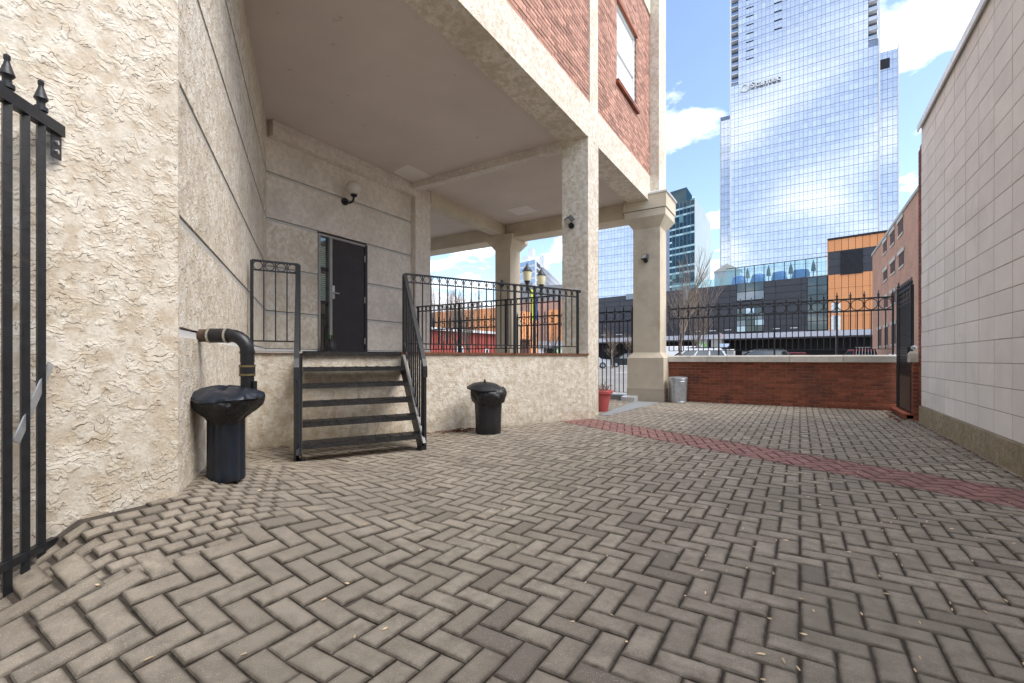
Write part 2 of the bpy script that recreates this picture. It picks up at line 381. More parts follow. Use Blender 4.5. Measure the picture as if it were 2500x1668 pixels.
# ------------------------------------------------------------------ ground
o = MB().add([(-900, -700, -.07), (900, -700, -.07), (900, 1400, -.07), (-900, 1400, -.07)], [(0, 1, 2, 3)]).build('ground', mats['asphalt']); o['kind'] = 'structure'
o = MB().add([(-70, 4.4, -.03), (70, 4.4, -.03), (70, 130, -.03), (-70, 130, -.03)], [(0, 1, 2, 3)]).build('parking_lot', mats['asphalt']); o['kind'] = 'structure'
o = MB().box(-40, 40, 4.46, 6.4, -.05, -.012).build('pavement', mats['concrete']); o['kind'] = 'structure'
for k in range(9):
    x = -18 + 3.1 * k
    MB().box(x, x + .12, 26, 31, -.028, -.024).build('parking_line', mats['white'], o)

xs = [-6.3 + .1 * i for i in range(111)]; ys = [-9.0 + .1 * i for i in range(133)]
m = MB(); m.v = [(x, y, hump(x, y) - .013) for y in ys for x in xs]
m.f = [(j * 111 + i, j * 111 + i + 1, (j + 1) * 111 + i + 1, (j + 1) * 111 + i) for j in range(132) for i in range(110)]
yard = m.build('paved_courtyard', mats['sand'], smooth=True); yard['kind'] = 'structure'

PT = .104
def paver_loops(poly):
    c = Vector((sum(p[0] for p in poly) / len(poly), sum(p[1] for p in poly) / len(poly)))
    def shrink(d):
        o = []
        n = len(poly)
        for i in range(n):
            p = Vector(poly[i]); a = (Vector(poly[i - 1]) - p); b = (Vector(poly[(i + 1) % n]) - p)
            a = a.normalized() if a.length > 1e-6 else a; b = b.normalized() if b.length > 1e-6 else b
            cr = abs(a.x * b.y - a.y * b.x)
            o.append(p + (a + b) * d / max(.35, cr))
        return o
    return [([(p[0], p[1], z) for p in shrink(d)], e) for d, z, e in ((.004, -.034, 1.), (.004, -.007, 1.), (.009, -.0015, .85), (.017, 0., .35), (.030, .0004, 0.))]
def paver_mb(poly, mb=None, T=None):
    mb = mb or MB(); L = paver_loops(poly); n = len(poly); vs, es, fs = [], [], []
    for l, e in L: vs += l; es += [e] * n
    for i in range(len(L) - 1):
        for j in range(n): fs.append((i * n + j, i * n + (j + 1) % n, (i + 1) * n + (j + 1) % n, (i + 1) * n + j))
    fs.append(tuple((len(L) - 1) * n + j for j in range(n)))
    if T is not None: vs = [T @ Vector(v) for v in vs]
    return mb.add(vs, fs, es)
def clip(poly, n, d):                                       # keep n.p >= d
    o = []
    for i in range(len(poly)):
        a, b = Vector(poly[i]), Vector(poly[(i + 1) % len(poly)]); da, db = n.dot(a) - d, n.dot(b) - d
        if da >= 0: o.append(a)
        if (da >= 0) != (db >= 0): o.append(a + (b - a) * (da / (da - db)))
    return o
def area(p): return abs(sum(p[i][0] * p[(i + 1) % len(p)][1] - p[(i + 1) % len(p)][0] * p[i][1] for i in range(len(p)))) / 2
bandA, bandB = 4.37 + LD.dot(LL), 5.01 + LD.dot(LL)
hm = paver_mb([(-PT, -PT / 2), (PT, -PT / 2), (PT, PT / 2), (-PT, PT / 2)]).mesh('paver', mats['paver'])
rest = MB(); whole = []; occ = set()
def place(poly, cx, cy, lst, mbr, ang):
    z = hump(cx, cy) + random.uniform(-.0026, .0022)
    rot = hump_rot(cx, cy) if z > .003 else Matrix.Identity(3)
    rot = rot @ Matrix.Rotation(ang + R(random.gauss(0, .5)), 3, 'Z') @ Matrix.Rotation(R(random.gauss(0, .6)), 3, 'X') @ Matrix.Rotation(R(random.gauss(0, .35)), 3, 'Y')
    v = view((cx, cy, z)); sc = 0
    if v and -30 < v[0] < 2530 and v[1] < 1700: sc = 1 / v[2] ** 2
    lst.append((sc, (cx, cy, z), rot))
for j in range(-84, 44):
    for i in range(-62, 48):
        c = (i - j) % 4
        if c == 0: x0, y0, wd, hd = i * PT, j * PT, 2, 1
        elif c == 3: x0, y0, wd, hd = i * PT, j * PT, 1, 2
        else: continue
        cx, cy = x0 + wd * PT / 2, y0 + hd * PT / 2
        if hump(cx, cy) > .16: continue
        occ.update([(i, j), (i + 1, j) if c == 0 else (i, j + 1)])
        if cx > 4.72 or cy > 4.2 or cy < -8.6 or indoors(cx, cy): continue
        if cx < .2 and cy > 3.6 and cx < -4.0: continue
        poly = [(x0, y0), (x0 + wd * PT, y0), (x0 + wd * PT, y0 + hd * PT), (x0, y0 + hd * PT)]
        lo = min(LD.dot(Vector(p)) for p in poly); hi = max(LD.dot(Vector(p)) for p in poly)
        inband = (Vector((cx, cy)) - LL).dot(PD) > -.3
        if inband and hi > bandA and lo < bandB:
            for q in (clip(poly, -LD, -bandA), clip(poly, LD, bandB)):
                if len(q) > 2 and area(q) > .0009: paver_mb([tuple(a) for a in q], rest)
            continue
        place(poly, cx, cy, whole, rest, 0 if wd == 2 else R(90))
# small setts laid on the heaved strip along the corner
sl_, sw_ = .098, .072; su_, sv_ = Vector((.0, 1.)), Vector((1., .0))
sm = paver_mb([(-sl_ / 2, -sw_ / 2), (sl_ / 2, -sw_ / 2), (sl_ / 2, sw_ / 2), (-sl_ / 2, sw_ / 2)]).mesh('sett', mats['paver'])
rset = random.Random(21)
for j in range(-26, 26):
    for i in range(-20, 20):
        x = .19 + (i + .5) * sw_ * .985; y = -6.1 + (j + (.5 if i % 2 else 0)) * sl_ * .985
        hz = hump(x, y)
        if hz < .12 or indoors(x, y): continue
        cs = [(math.floor((x + a * .03) / PT), math.floor((y + b * .04) / PT)) in occ for a in (-1, 1) for b in (-1, 1)]
        if all(cs): continue
        if any(cs): hz -= .006
        rot = hump_rot(x, y) @ Matrix.Rotation(R(90 + rset.gauss(0, 1.6)), 3, 'Z') @ Matrix.Rotation(R(rset.gauss(0, 1.2)), 3, 'X') @ Matrix.Diagonal((1.0, 1.06, 1))
        inst('sett', sm, yard, (x, y, hz + rset.uniform(-.003, .002)), rot)
whole.sort(key=lambda a: -a[0])
for k, (sc, p, rot) in enumerate(whole):
    if k < 300 and sc > 0: inst('paver', hm, yard, p, rot)
    else:
        T = Matrix.Translation(p) @ rot.to_4x4()
        paver_mb([(-PT, -PT / 2), (PT, -PT / 2), (PT, PT / 2), (-PT, PT / 2)], rest, T)
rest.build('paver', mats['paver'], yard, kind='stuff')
ang45 = math.atan2(PD.y, PD.x) + R(45); ux, uy = Vector((math.cos(ang45), math.sin(ang45))), Vector((-math.sin(ang45), math.cos(ang45)))
nred = []
for j in range(-50, 50):
    for i in range(-50, 50):
        c = (i - j) % 4
        if c not in (0, 3): continue
        wd, hd = (2, 1) if c == 0 else (1, 2)
        q = [ux * ((i + a * wd) * PT) + uy * ((j + b * hd) * PT) + Vector((2.4, -1.4)) for a, b in ((0, 0), (1, 0), (1, 1), (0, 1))]
        q = clip(clip(q, LD, bandA), -LD, -bandB)
        if len(q) < 3 or area(q) < .0012: continue
        cx, cy = sum(p.x for p in q) / len(q), sum(p.y for p in q) / len(q)
        if (Vector((cx, cy)) - LL).dot(PD) < -.2 or cx > 4.7: continue
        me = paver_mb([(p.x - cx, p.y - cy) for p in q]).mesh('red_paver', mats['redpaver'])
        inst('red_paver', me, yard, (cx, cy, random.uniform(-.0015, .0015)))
o = MB().add([(-.02, .55, .004), (.14, .62, .004), (.30, 3.6, .004), (-.30, 3.66, .004)], [(0, 1, 2, 3)]).build('concrete_edging', mats['concrete_grey']); o['kind'] = 'structure'

# seeds and leaves blown over the paving
m = MB(); rs = random.Random(3)
for k in range(640):
    if k < 440:
        x, y = 4.6 - abs(rs.gauss(0, 1.6)) , rs.uniform(-6.6, 2.5)
    else: x, y = rs.uniform(-.5, 4.5), rs.uniform(-6.8, 3.8)
    if indoors(x, y) or x > 4.6: continue
    if rs.random() < .65: x = round(x / PT) * PT + rs.gauss(0, .006)
    a = rs.choice((90, 90, 0, rs.uniform(0, 360))) + rs.gauss(0, 14); L_, W_ = rs.uniform(.007, .017), rs.uniform(.0025, .0048)
    ca, sa = math.cos(R(a)), math.sin(R(a)); z = hump(x, y) + .003
    pts = [(-L_, 0, 0), (-L_ * .3, W_, .002), (L_ * .5, W_ * .8, .004), (L_, 0, .003), (L_ * .5, -W_ * .8, .001), (-L_ * .3, -W_, .001)]
    m.add([(x + px * ca - py * sa, y + px * sa + py * ca, z + pz) for px, py, pz in pts], [(0, 1, 2, 3), (0, 3, 4, 5)])
o = m.build('leaf_litter', mats['seed']); o['kind'] = 'stuff'; tag(o, 'pale seeds and narrow leaf scraps scattered over the paving', 'leaf litter')
m = MB()
def leafpile(m, cx, cy, n, sx, sy, dirv, h=.03):
    for k in range(n):
        t, q = rs.gauss(0, sx), abs(rs.gauss(0, sy)); d = Vector(dirv); nn = Vector((-d.y, d.x)) * -1
        x, y = cx + d.x * t + nn.x * q, cy + d.y * t + nn.y * q
        r = rs.uniform(.010, .024); vs = []
        e = Matrix.Rotation(rs.uniform(0, 6.3), 3, 'Z') @ Matrix.Rotation(rs.uniform(-.8, .8), 3, 'X')
        zz = rs.uniform(.004, h) * max(.2, 1 - q / (2.5 * sy))
        for px, py, pz in ((-r, 0, 0), (-r * .2, r * .55, .3 * r), (r, 0, 0), (-r * .2, -r * .55, .3 * r)):
            v = e @ Vector((px, py, pz)); vs.append((x + v.x, y + v.y, max(.003, zz + v.z)))
        m.add(vs, [(0, 1, 2), (0, 2, 3)])
q = S(2.62, .05, 0); leafpile(m, q.x, q.y, 260, .17, .07, (LD.x, LD.y))
q = S(2.2, .03, 0); leafpile(m, q.x, q.y, 60, .35, .03, (LD.x, LD.y), .012)
o = m.build('dry_leaf_drift', mats['dryleaf']); o['kind'] = 'stuff'; tag(o, 'drift of brown dry leaves against the landing wall beside the black bin', 'leaf litter')
m = MB(); leafpile(m, 4.40, 2.9, 120, .45, .05, (0, -1), .012); leafpile(m, 4.58, 0, 130, 1.8, .03, (0, -1), .01)
o = m.build('leaf_drift', mats['dryleaf']); o['kind'] = 'stuff'; tag(o, 'thin line of dry leaves along the foot of the tiled wall and gate step', 'leaf litter')

# ------------------------------------------------------------------ the stucco building
bld = thing('stucco_building', 'cream stucco building with brick upper storey carried on columns over a covered landing', 'building', (-2, -3, 0))
GR = [1.15, 1.76, 2.48, 3.25, 3.99]                         # reveal grooves
bands = []; zp = -.1
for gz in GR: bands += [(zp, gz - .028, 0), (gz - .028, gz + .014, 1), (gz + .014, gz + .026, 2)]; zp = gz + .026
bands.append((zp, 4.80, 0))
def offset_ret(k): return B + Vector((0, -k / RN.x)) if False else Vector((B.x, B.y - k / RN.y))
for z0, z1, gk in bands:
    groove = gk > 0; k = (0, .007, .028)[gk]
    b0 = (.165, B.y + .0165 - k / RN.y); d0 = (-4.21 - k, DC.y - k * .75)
    mt = (mats['stucco'], mats['white'] if z0 < 1.2 else mats['trim'], mats['trim_shade'])[gk]
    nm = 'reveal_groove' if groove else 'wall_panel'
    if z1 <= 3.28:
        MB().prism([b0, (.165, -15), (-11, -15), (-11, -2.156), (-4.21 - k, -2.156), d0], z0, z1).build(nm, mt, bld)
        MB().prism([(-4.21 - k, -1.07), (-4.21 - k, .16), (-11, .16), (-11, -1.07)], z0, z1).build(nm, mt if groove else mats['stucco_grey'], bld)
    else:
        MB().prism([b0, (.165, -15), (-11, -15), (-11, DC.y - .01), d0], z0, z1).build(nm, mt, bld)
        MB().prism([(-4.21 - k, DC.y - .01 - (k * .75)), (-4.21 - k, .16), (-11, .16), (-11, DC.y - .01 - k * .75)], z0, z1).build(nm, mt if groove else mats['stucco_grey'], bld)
MB().prism([(.189, -15), (.189, -6.096), (.1655, -6.0799), (.1655, -15)], -.1, 4.80).build('front_wall', mats['stucco'], bld)
MB().box(-5.6, -5.5, -2.16, -1.07, 1.0, 3.3).build('inner_wall', mats['dark'], bld)
MB().box(-5.5, -4.25, -2.16, -1.07, 3.232, 3.25).build('door_lintel', mats['dark'], bld)
# pilaster at the end of the door wall, beam over the door wall, ceiling and beams
MB().box(-4.5, -4.09, .163, .64, 0, 4.795).build('pilaster', mats['stucco_grey'], bld)
MB().box(-4.3, -4.06, DC.y + .02, .163, 4.55, 4.797).build('beam', mats['stucco_grey'], bld)
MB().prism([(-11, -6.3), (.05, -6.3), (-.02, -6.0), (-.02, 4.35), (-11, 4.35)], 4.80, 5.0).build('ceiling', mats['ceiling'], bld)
MB().box(-.487, 0, -6.30, 3.80, 4.735, 5.34).build('fascia_beam', mats['stucco'], bld)
MB().box(-4.09, -.487, .02, .20, 4.66, 4.802).build('beam', mats['stucco_grey'], bld)
MB().box(-4.42, -4.06, .64, 3.72, 4.52, 4.802).build('beam', mats['render'], bld)
MB().box(-11, -.52, 3.78, 4.36, 4.43, 4.803).build('beam', mats['render'], bld)
MB().prism([(-3.99, -.59), (-3.46, -.72), (-3.46, .01), (-4.03, .01)], 4.792, 4.801).build('access_panel', mats['patch'], bld)
MB().box(-3.3, -2.7, 2.6, 3.15, 4.792, 4.801).build('access_panel', mats['patch'], bld)
MB().box(-.485, -.003, .002, .47, -.05, 4.74).build('column', mats['stucco'], bld)

def pillar(x0, x1, y0, y1, capx):
    p = MB()
    def L(k, z): return [(x0 - k, y0 - k, z), (x1 + k, y0 - k, z), (x1 + k, y1 + k, z), (x0 - k, y1 + k, z)]
    p.rings([L(.11, -.05), L(.11, 1.03), L(0, 1.16), L(0, 4.13), L(.165, 4.36), L(.165, 4.52)])
    o = p.build('pillar', mats['render'], bld)
    MB().rings([L(.145, 4.52), L(.145, 4.535)]).build('shadow_joint', mats['trim_shade'], o)
    return o, L
po, L = pillar(-.42, .22, 3.81, 4.40, 0)
MB().rings([L(.185, 4.535), L(.185, 4.86)]).build('capital_block', mats['render'], po)
MB().rings([L(.215, 4.86), L(.215, 4.90), L(.05, 4.98)]).build('metal_flashing', mats['flash'], po)
MB().rings([L(.118, 0), L(.118, .30)]).build('plinth_patch', mats['render_dark'], po)
pillar(-4.46, -3.95, 3.81, 4.35, 0)
# upper storey
up = (-.02)
MB().box(-11, -.145, -6.2, 4.30, 5.0, 13).build('upper_wall', mats['mortar'], bld)
MB().box(-.10, .0, .075, .445, 5.34, 13).build('upright_band', mats['stucco'], bld)
MB().box(-.487, .20, 3.80, 4.46, 4.985, 13).build('corner_pilaster', mats['stucco'], bld)
MB().box(-.10, .005, .448, 3.798, 9.17, 9.78).build('stucco_band', mats['stucco'], bld)
MB().box(-.10, .005, -6.2, .072, 9.17, 9.78).build('stucco_band', mats['stucco'], bld)
WY0, WY1, WZ0, WZ1 = 1.476, 2.728, 6.45, 8.02
m = MB().box(-.14, -.034, -6.2, WY0, 5.342, 9.168).box(-.14, -.034, WY1, 3.797, 5.342, 9.168).box(-.14, -.034, WY0, WY1, 5.342, WZ0).box(-.14, -.034, WY0, WY1, WZ1, 9.168)
bwall = m.build('brick_facing', mats['mortar'], bld)
def brickmesh(l, h, d, nm, mt, c=.004):
    # front face at y=0 looking to -y, body behind
    return MB().rings([[(-l / 2 + c, 0, -h / 2 + c), (l / 2 - c, 0, -h / 2 + c), (l / 2 - c, 0, h / 2 - c), (-l / 2 + c, 0, h / 2 - c)],
                       [(-l / 2, c, -h / 2), (l / 2, c, -h / 2), (l / 2, c, h / 2), (-l / 2, c, h / 2)],
                       [(-l / 2, d, -h / 2), (l / 2, d, -h / 2), (l / 2, d, h / 2), (-l / 2, d, h / 2)]]).mesh(nm, mt)
BL, BH = .203, .067
bm = brickmesh(BL - .009, BH - .009, .05, 'brick', mats['brick_up'])
lst = []
nz = int((9.168 - 5.342) / BH)
for r in range(nz):
    z = 5.345 + BH * (r + .5)
    for k in range(-31, 20):
        y = k * BL + (BL / 2 if r % 2 else 0)
        for a, b in ((-6.2, .070), (.450, 3.795)):
            y0, y1 = max(y - BL / 2 + .0045, a), min(y + BL / 2 - .0045, b)
            if y1 - y0 < .03: continue
            if y1 > WY0 and y0 < WY1 and WZ0 - .08 < z < WZ1 + .05:
                y0b, y1b = (y0, min(y1, WY0)) if y0 < WY0 else (max(y0, WY1), y1)
                if y1b - y0b < .03: continue
                y0, y1 = y0b, y1b
            v = view((0, (y0 + y1) / 2, z)); sc = 0
            if v and 0 < v[0] < 2500 and 0 < v[1] < 1668: sc = 1 / v[2] ** 2
            lst.append((sc, y0, y1, z))
lst.sort(key=lambda a: -a[0]); rest = MB()
for k, (sc, y0, y1, z) in enumerate(lst):
    jx = -.016 + random.uniform(-.003, .003)
    if k < 300: inst('brick', bm, bwall, (jx, (y0 + y1) / 2, z), R(90), (((y1 - y0) / (BL - .009)), 1, 1))
    elif sc > 0 or y1 > -3.5: rest.box(-.06, jx, y0, y1, z - BH / 2 + .0045, z + BH / 2 - .0045)
rest.build('brick', mats['brick_up'], bwall, kind='stuff')
# window with sill, head and two sashes
wn_ = MB().box(-.14, -.12, WY0, WY1, WZ0, WZ1).build('window', mats['dark'], bld)
fm = MB()
MB().box(-.12, -.055, WY0, WY0 + .05, WZ0, WZ1).build('window_frame', mats['white'], wn_)
MB().box(-.12, -.055, WY1 - .05, WY1, WZ0, WZ1).build('window_frame', mats['white'], wn_)
MB().box(-.12, -.055, WY0 + .05, WY1 - .05, WZ1 - .05, WZ1).build('window_frame', mats['white'], wn_)
MB().box(-.12, -.055, WY0 + .05, WY1 - .05, WZ0, WZ0 + .05).build('window_frame', mats['white'], wn_)
ZM = WZ0 + .72
MB().box(-.115, -.065, WY0 + .05, WY1 - .05, ZM - .025, ZM + .025).build('meeting_rail', mats['white'], wn_)
MB().box(-.105, -.10, WY0 + .05, WY1 - .05, WZ0 + .05, ZM - .025).build('pane', mats['winpane'], wn_)
MB().box(-.095, -.09, WY0 + .05, WY1 - .05, ZM + .025, WZ1 - .05).build('pane', mats['winpane'], wn_)
MB().box(-.12, .045, WY0 - .06, WY1 + .06, WZ0 - .085, WZ0 - .012).build('window_sill', mats['brick_low'], wn_)
MB().box(-.12, .048, WY0 - .06, WY1 + .06, WZ0 - .012, WZ0 - .001).build('sill_flashing', mats['flash'], wn_)
MB().box(-.12, .010, WY0 - .05, WY1 + .05, WZ1 + .003, WZ1 + .05).build('window_head', mats['brick_low'], wn_)
# door and sidelight in the door wall
dr = MB().box(-4.25, -4.20, -1.865, -1.135, LZ + .01, 3.19).build('door', mats['door'], bld)
for z in (1.35, 2.15, 2.95): MB().tube([(-4.185, -1.14, z - .06), (-4.185, -1.14, z + .06)], .014, 8).build('hinge', mats['alu'], dr)
MB().box(-4.20, -4.188, -1.90, -1.82, 2.10, 2.34).build('lock_plate', mats['galv'], dr)
MB().tube([(-4.19, -1.86, 2.2), (-4.13, -1.86, 2.2), (-4.13, -1.77, 2.2)], .013, 8).build('handle', mats['galv'], dr)
for y0, y1 in ((-2.155, -2.115), (-1.93, -1.872), (-1.13, -1.072)): MB().box(-4.27, -4.185, y0, y1, LZ, 3.23).build('door_frame', mats['alu'] if y0 < -1.5 else mats['door'], bld)
MB().box(-4.27, -4.186, -2.115, -1.072, 3.192, 3.231).build('door_frame', mats['alu'], bld)
sl = MB().box(-4.244, -4.24, -2.115, -1.93, LZ, 3.19).build('sidelight', mats['clear'], bld)
for z in (1.62, 2.02, 2.62): MB().box(-4.26, -4.225, -2.115, -1.93, z - .03, z + .03).build('glazing_bar', mats['door'], sl)
for a, b in ((2.06, 2.58), (2.66, 3.05)):
    for k in range(int((b - a) / .035)): MB().box(-4.30, -4.275, -2.10, -1.95, a + k * .035, a + k * .035 + .022).build('blind_slat', mats['blind'], sl)

# landing
lnd = thing('raised_landing', 'raised stucco landing with a rusty steel edge in front of the dark door', 'landing', (-2.2, -2, 0))
lp = [tuple(LL + RN * -.02), (-.004, -.008), (-.2, .22), (-4.2, .22), (-4.2, DC.y - .05)]
MB().prism(lp, -.05, LZ - .022).build('stucco_wall', mats['stucco'], lnd)
MB().prism([(LL.x + .015, LL.y - .03), (.008, -.012), (-.2, .225), (-4.19, .225), (-4.19, DC.y - .04)], LZ - .020, LZ).build('landing_slab', mats['concrete'], lnd)
MB().beam(S(.02, .012, LZ - .012), S(4.96, .012, LZ - .012), .024, .030).build('edge_angle', mats['rust'], lnd)
# ------------------------------------------------------------------ steel stairs
st = thing('steel_staircase', 'black open-riser steel staircase up to the landing', 'staircase', tuple(S(1.16, .6, 0)))
def SS(l, p, z): return S(l - .125 * max(0, p), p, z)
SL, SR = .560, 1.757
RUN = .218
def zs_(p): return LZ - .03 - p * (LZ / 1.125)
for k in range(1, 7):
    z = LZ - (k - 1) * LZ / 6 + (.006 if k == 1 else 0); pf = .05 + (k - 1) * RUN
    a, b = SS(SL + .01, 0, 0), SS(SR - .01, 0, 0)
    m = MB(); P0, P1 = (pf - .235, pf) if k > 1 else (-.02, pf)
    q = lambda l, p, z: tuple(SS(l, p, z))
    m.rings([[q(SL + .008, P0, z - .007), q(SR - .008, P0, z - .007), q(SR - .008, P0, z), q(SL + .008, P0, z)], [q(SL + .008, P1, z - .007), q(SR - .008, P1, z - .007), q(SR - .008, P1, z), q(SL + .008, P1, z)]])
    t = m.build('tread', mats['tread'], st)
    MB().beam(q(SL + .008, P1 - .003, z - .026), q(SR - .008, P1 - .003, z - .026), .006, .050).build('nosing', mats['tread'], t)
    if k > 1:
        MB().beam(q(SL + .008, P0 + .003, z - .02), q(SR - .008, P0 + .003, z - .02), .006, .035).build('back_lip', mats['tread'], t)
        for j in range(9):
            l = SL + .07 + j * (SR - SL - .14) / 8
            MB().beam(q(l, P0 + .02, z + .0035), q(l, P1 - .012, z + .0035), .012, .006).build('grip_strip', mats['iron'], t)
def inclined(l, p0, z0, p1, z1, wd, h): return MB().beam(tuple(SS(l, p0, z0)), tuple(SS(l, p1, z1)), wd, h)
for l, sgn in ((SL, -1), (SR, 1)):
    sgr = inclined(l, .0, LZ - .13, 1.13, .02, .010, .215).build('stringer', mats['iron'], st)
    n = Vector((0, 0, 1))
    MB().beam(tuple(SS(l + sgn * .022, .0, LZ - .02)), tuple(SS(l + sgn * .022, 1.165, .085)), .05, .008).build('flange', mats['alu'] if sgn > 0 else mats['iron'], sgr)
    MB().beam(tuple(SS(l, 1.10, 0)), tuple(SS(l, 1.10, .05)), .06, .05).build('foot', mats['iron'], sgr)
    lo = l + sgn * .045
    po_ = MB().beam(tuple(SS(lo, .0, .80)), tuple(SS(lo, .0, 2.10)), .042, .042).build('newel_post', mats['iron'], st)
    MB().beam(tuple(SS(lo, 1.09, .0)), tuple(SS(lo, 1.09, .93)), .036, .036).build('newel_post', mats['iron'], st)
    # flat handrail with its turned-down end
    hr = MB()
    path = [(-.02, 2.115), (.03, 2.105), (1.08, 1.00), (1.135, .92), (1.14, .80)]
    loops = []
    for i, (p, z) in enumerate(path):
        a, c = path[max(0, i - 1)], path[min(len(path) - 1, i + 1)]; d = Vector((c[0] - a[0], c[1] - a[1])).normalized(); nn = Vector((-d.y, d.x)) * .008
        nn = nn if nn.y >= 0 or abs(nn.y) < 1e-3 else -nn
        loops.append([tuple(SS(lo - .024, p - nn.x, z - nn.y)), tuple(SS(lo + .024, p - nn.x, z - nn.y)), tuple(SS(lo + .024, p + nn.x, z + nn.y)), tuple(SS(lo - .024, p + nn.x, z + nn.y))])
    hr.rings(loops).build('handrail', mats['iron'], st)
    inclined(lo, .03, 1.985, 1.08, .885, .022, .014).build('sub_rail', mats['iron'], st)
    inclined(lo, .03, 1.205, 1.08, .105, .022, .014).build('bottom_rail', mats['iron'], st)
    for j in range(1, 10):
        p = .03 + j * 1.05 / 10; dz = -(j / 10) * 1.10
        MB().beam(tuple(SS(lo, p, 1.985 + dz)), tuple(SS(lo, p, 1.205 + dz)), .014, .014).build('baluster', mats['iron'], st)
    for j in range(10):
        p = .03 + (j + .5) * 1.05 / 10; zc = 2.042 - ((j + .5) / 10) * 1.10
        ax = Vector((PD.x * .69, PD.y * .69, -.724)); az = Vector((PD.x * .724, PD.y * .724, .69))
        MB().torus(tuple(SS(lo, p, zc)), .046, .0055, ax, az, 16, 4).build('ring', mats['iron'], st)

# ------------------------------------------------------------------ railings and fences
def bar_mesh(w_, h): return MB().box(-w_ / 2, w_ / 2, -w_ / 2, w_ / 2, 0, h)
FIN = [(.010, 0), (.020, .004), (.020, .018), (.011, .024), (.024, .050), (.013, .075), (.006, .105), (.009, .112), (.009, .122), (.003, .130)]
def railing(name, label, p0, p1, zb, zt, n, posts, group, ringgap=.105, hook=True):
    p0, p1 = Vector((p0[0], p0[1], 0)), Vector((p1[0], p1[1], 0)); d = (p1 - p0); L_ = d.length; d.normalize(); a = math.atan2(d.y, d.x)
    t = thing(name, label, 'railing', (p0.x, p0.y, zb), group)
    MB().beam(p0 + Vector((0, 0, zt)), p1 + Vector((0, 0, zt)), .038, .020).build('top_rail', mats['iron'], t)
    MB().beam(p0 + Vector((0, 0, zt - ringgap)), p1 + Vector((0, 0, zt - ringgap)), .022, .016).build('second_rail', mats['iron'], t)
    MB().beam(p0 + Vector((0, 0, zb + .115)), p1 + Vector((0, 0, zb + .115)), .022, .016).build('bottom_rail', mats['iron'], t)
    pitch = L_ / n
    bm_ = bar_mesh(.013, zt - .01 - zb - .11).mesh('baluster', mats['iron']); pm = bar_mesh(.034, zt - zb).mesh('post', mats['iron'])
    rm = MB().torus((0, 0, 0), min(pitch, ringgap) / 2 - .007, .0055, (1, 0, 0), (0, 0, 1), 18, 5).mesh('ring', mats['iron'], smooth=True)
    for i in range(n + 1):
        q = p0 + d * pitch * i
        if i in posts: inst('post', pm, t, (q.x, q.y, zb), a)
        else: inst('baluster', bm_, t, (q.x, q.y, zb + .11), a)
        if i < n:
            q = p0 + d * pitch * (i + .5); inst('ring', rm, t, (q.x, q.y, zt - ringgap / 2), a)
    if hook:
        e = p1 + d * .05; MB().tube([p1 + Vector((0, 0, zt)), e + Vector((0, 0, zt)), e + Vector((0, 0, zt - .03))], .016, 6).build('end_scroll', mats['iron'], t)
    return t
railing('iron_railing', 'short black iron railing between the splayed wall and the stair top', tuple(S(.04, .02, 0))[:2], tuple(S(.515, .02, 0))[:2], LZ, 2.11, 4, (0, 4), 'landing railings', hook=False)
railing('iron_railing', 'long black iron railing along the landing front right of the stairs', tuple(S(1.80, .02, 0))[:2], tuple(S(4.72, .02, 0))[:2], LZ, 2.125, 24, (0, 14, 24), 'landing railings')
railing('iron_railing', 'black iron railing across the back of the landing between pilaster and column', (-.60, .13), (-3.98, .13), LZ, 2.13, 30, (0, 10, 20, 30), 'landing railings')

def fence(name, label, p0, p1, zb, zr, n, posts, bottom, capz, group):
    p0, p1 = Vector((p0[0], p0[1], 0)), Vector((p1[0], p1[1], 0)); d = (p1 - p0); L_ = d.length; d.normalize(); a = math.atan2(d.y, d.x)
    t = thing(name, label, 'fence', (p0.x, p0.y, zb), group)
    g = .245
    for nm, z, h in (('top_rail', zr, .030), ('second_rail', zr - g, .030), ('bottom_rail', bottom, .012)):
        MB().beam(p0 + Vector((0, 0, z)), p1 + Vector((0, 0, z)), .032 if h > .02 else .016, h).build(nm, mats['iron'], t)
    pitch = L_ / n
    b1 = bar_mesh(.018, zr + .02 - bottom).mesh('baluster', mats['iron']); b2 = bar_mesh(.018, zr - g - bottom).mesh('baluster', mats['iron']); pm = bar_mesh(.034, zr + .02 - zb).mesh('post', mats['iron'])
    fm_ = MB().lathe(FIN, 8).mesh('finial', mats['iron'], smooth=True)
    rm = MB().torus((0, 0, 0), g / 2 - .018, .008, (1, 0, 0), (0, 0, 1), 26, 5).mesh('ring', mats['iron'], smooth=True)
    for i in range(n + 1):
        q = p0 + d * pitch * i
        b = inst('post', pm, t, (q.x, q.y, zb), a) if i in posts else inst('baluster', b1, t, (q.x, q.y, bottom), a)
        f_ = bpy.data.objects.new('finial', fm_); link(f_, b); f_.location = (0, 0, zr + .02 - (zb if i in posts else bottom))
        if i < n:
            q = p0 + d * pitch * (i + .5); inst('ring', rm, t, (q.x, q.y, zr - g / 2), a, (min(1.0, (pitch - .02) / (g - .036)), 1, 1)); inst('baluster', b2, t, (q.x, q.y, bottom), a)
    return t
fence('iron_fence', 'black iron fence with rings and spikes standing on the low brick wall', (.30, 4.36), (4.56, 4.36), 1.08, 2.22, 19, (5, 10, 15, 19), 1.20, 1.08, 'spiked street fence')
fence('iron_fence', 'black iron fence with rings between the far pillar and the corner pillar', (-3.90, 4.12), (-.54, 4.12), .10, 2.20, 15, (0, 8, 15), .16, .1, 'spiked street fence')
fence('iron_fence', 'black iron fence with rings left of the far pillar, seen behind the landing railings', (-9.6, 4.12), (-4.6, 4.12), .10, 2.20, 22, (0, 8, 16, 22), .16, .1, 'spiked street fence')
cb = thing('kerb', 'low concrete kerb with metal capping under the fence left of the corner pillar', 'kerb', (-3, 4.1, 0))
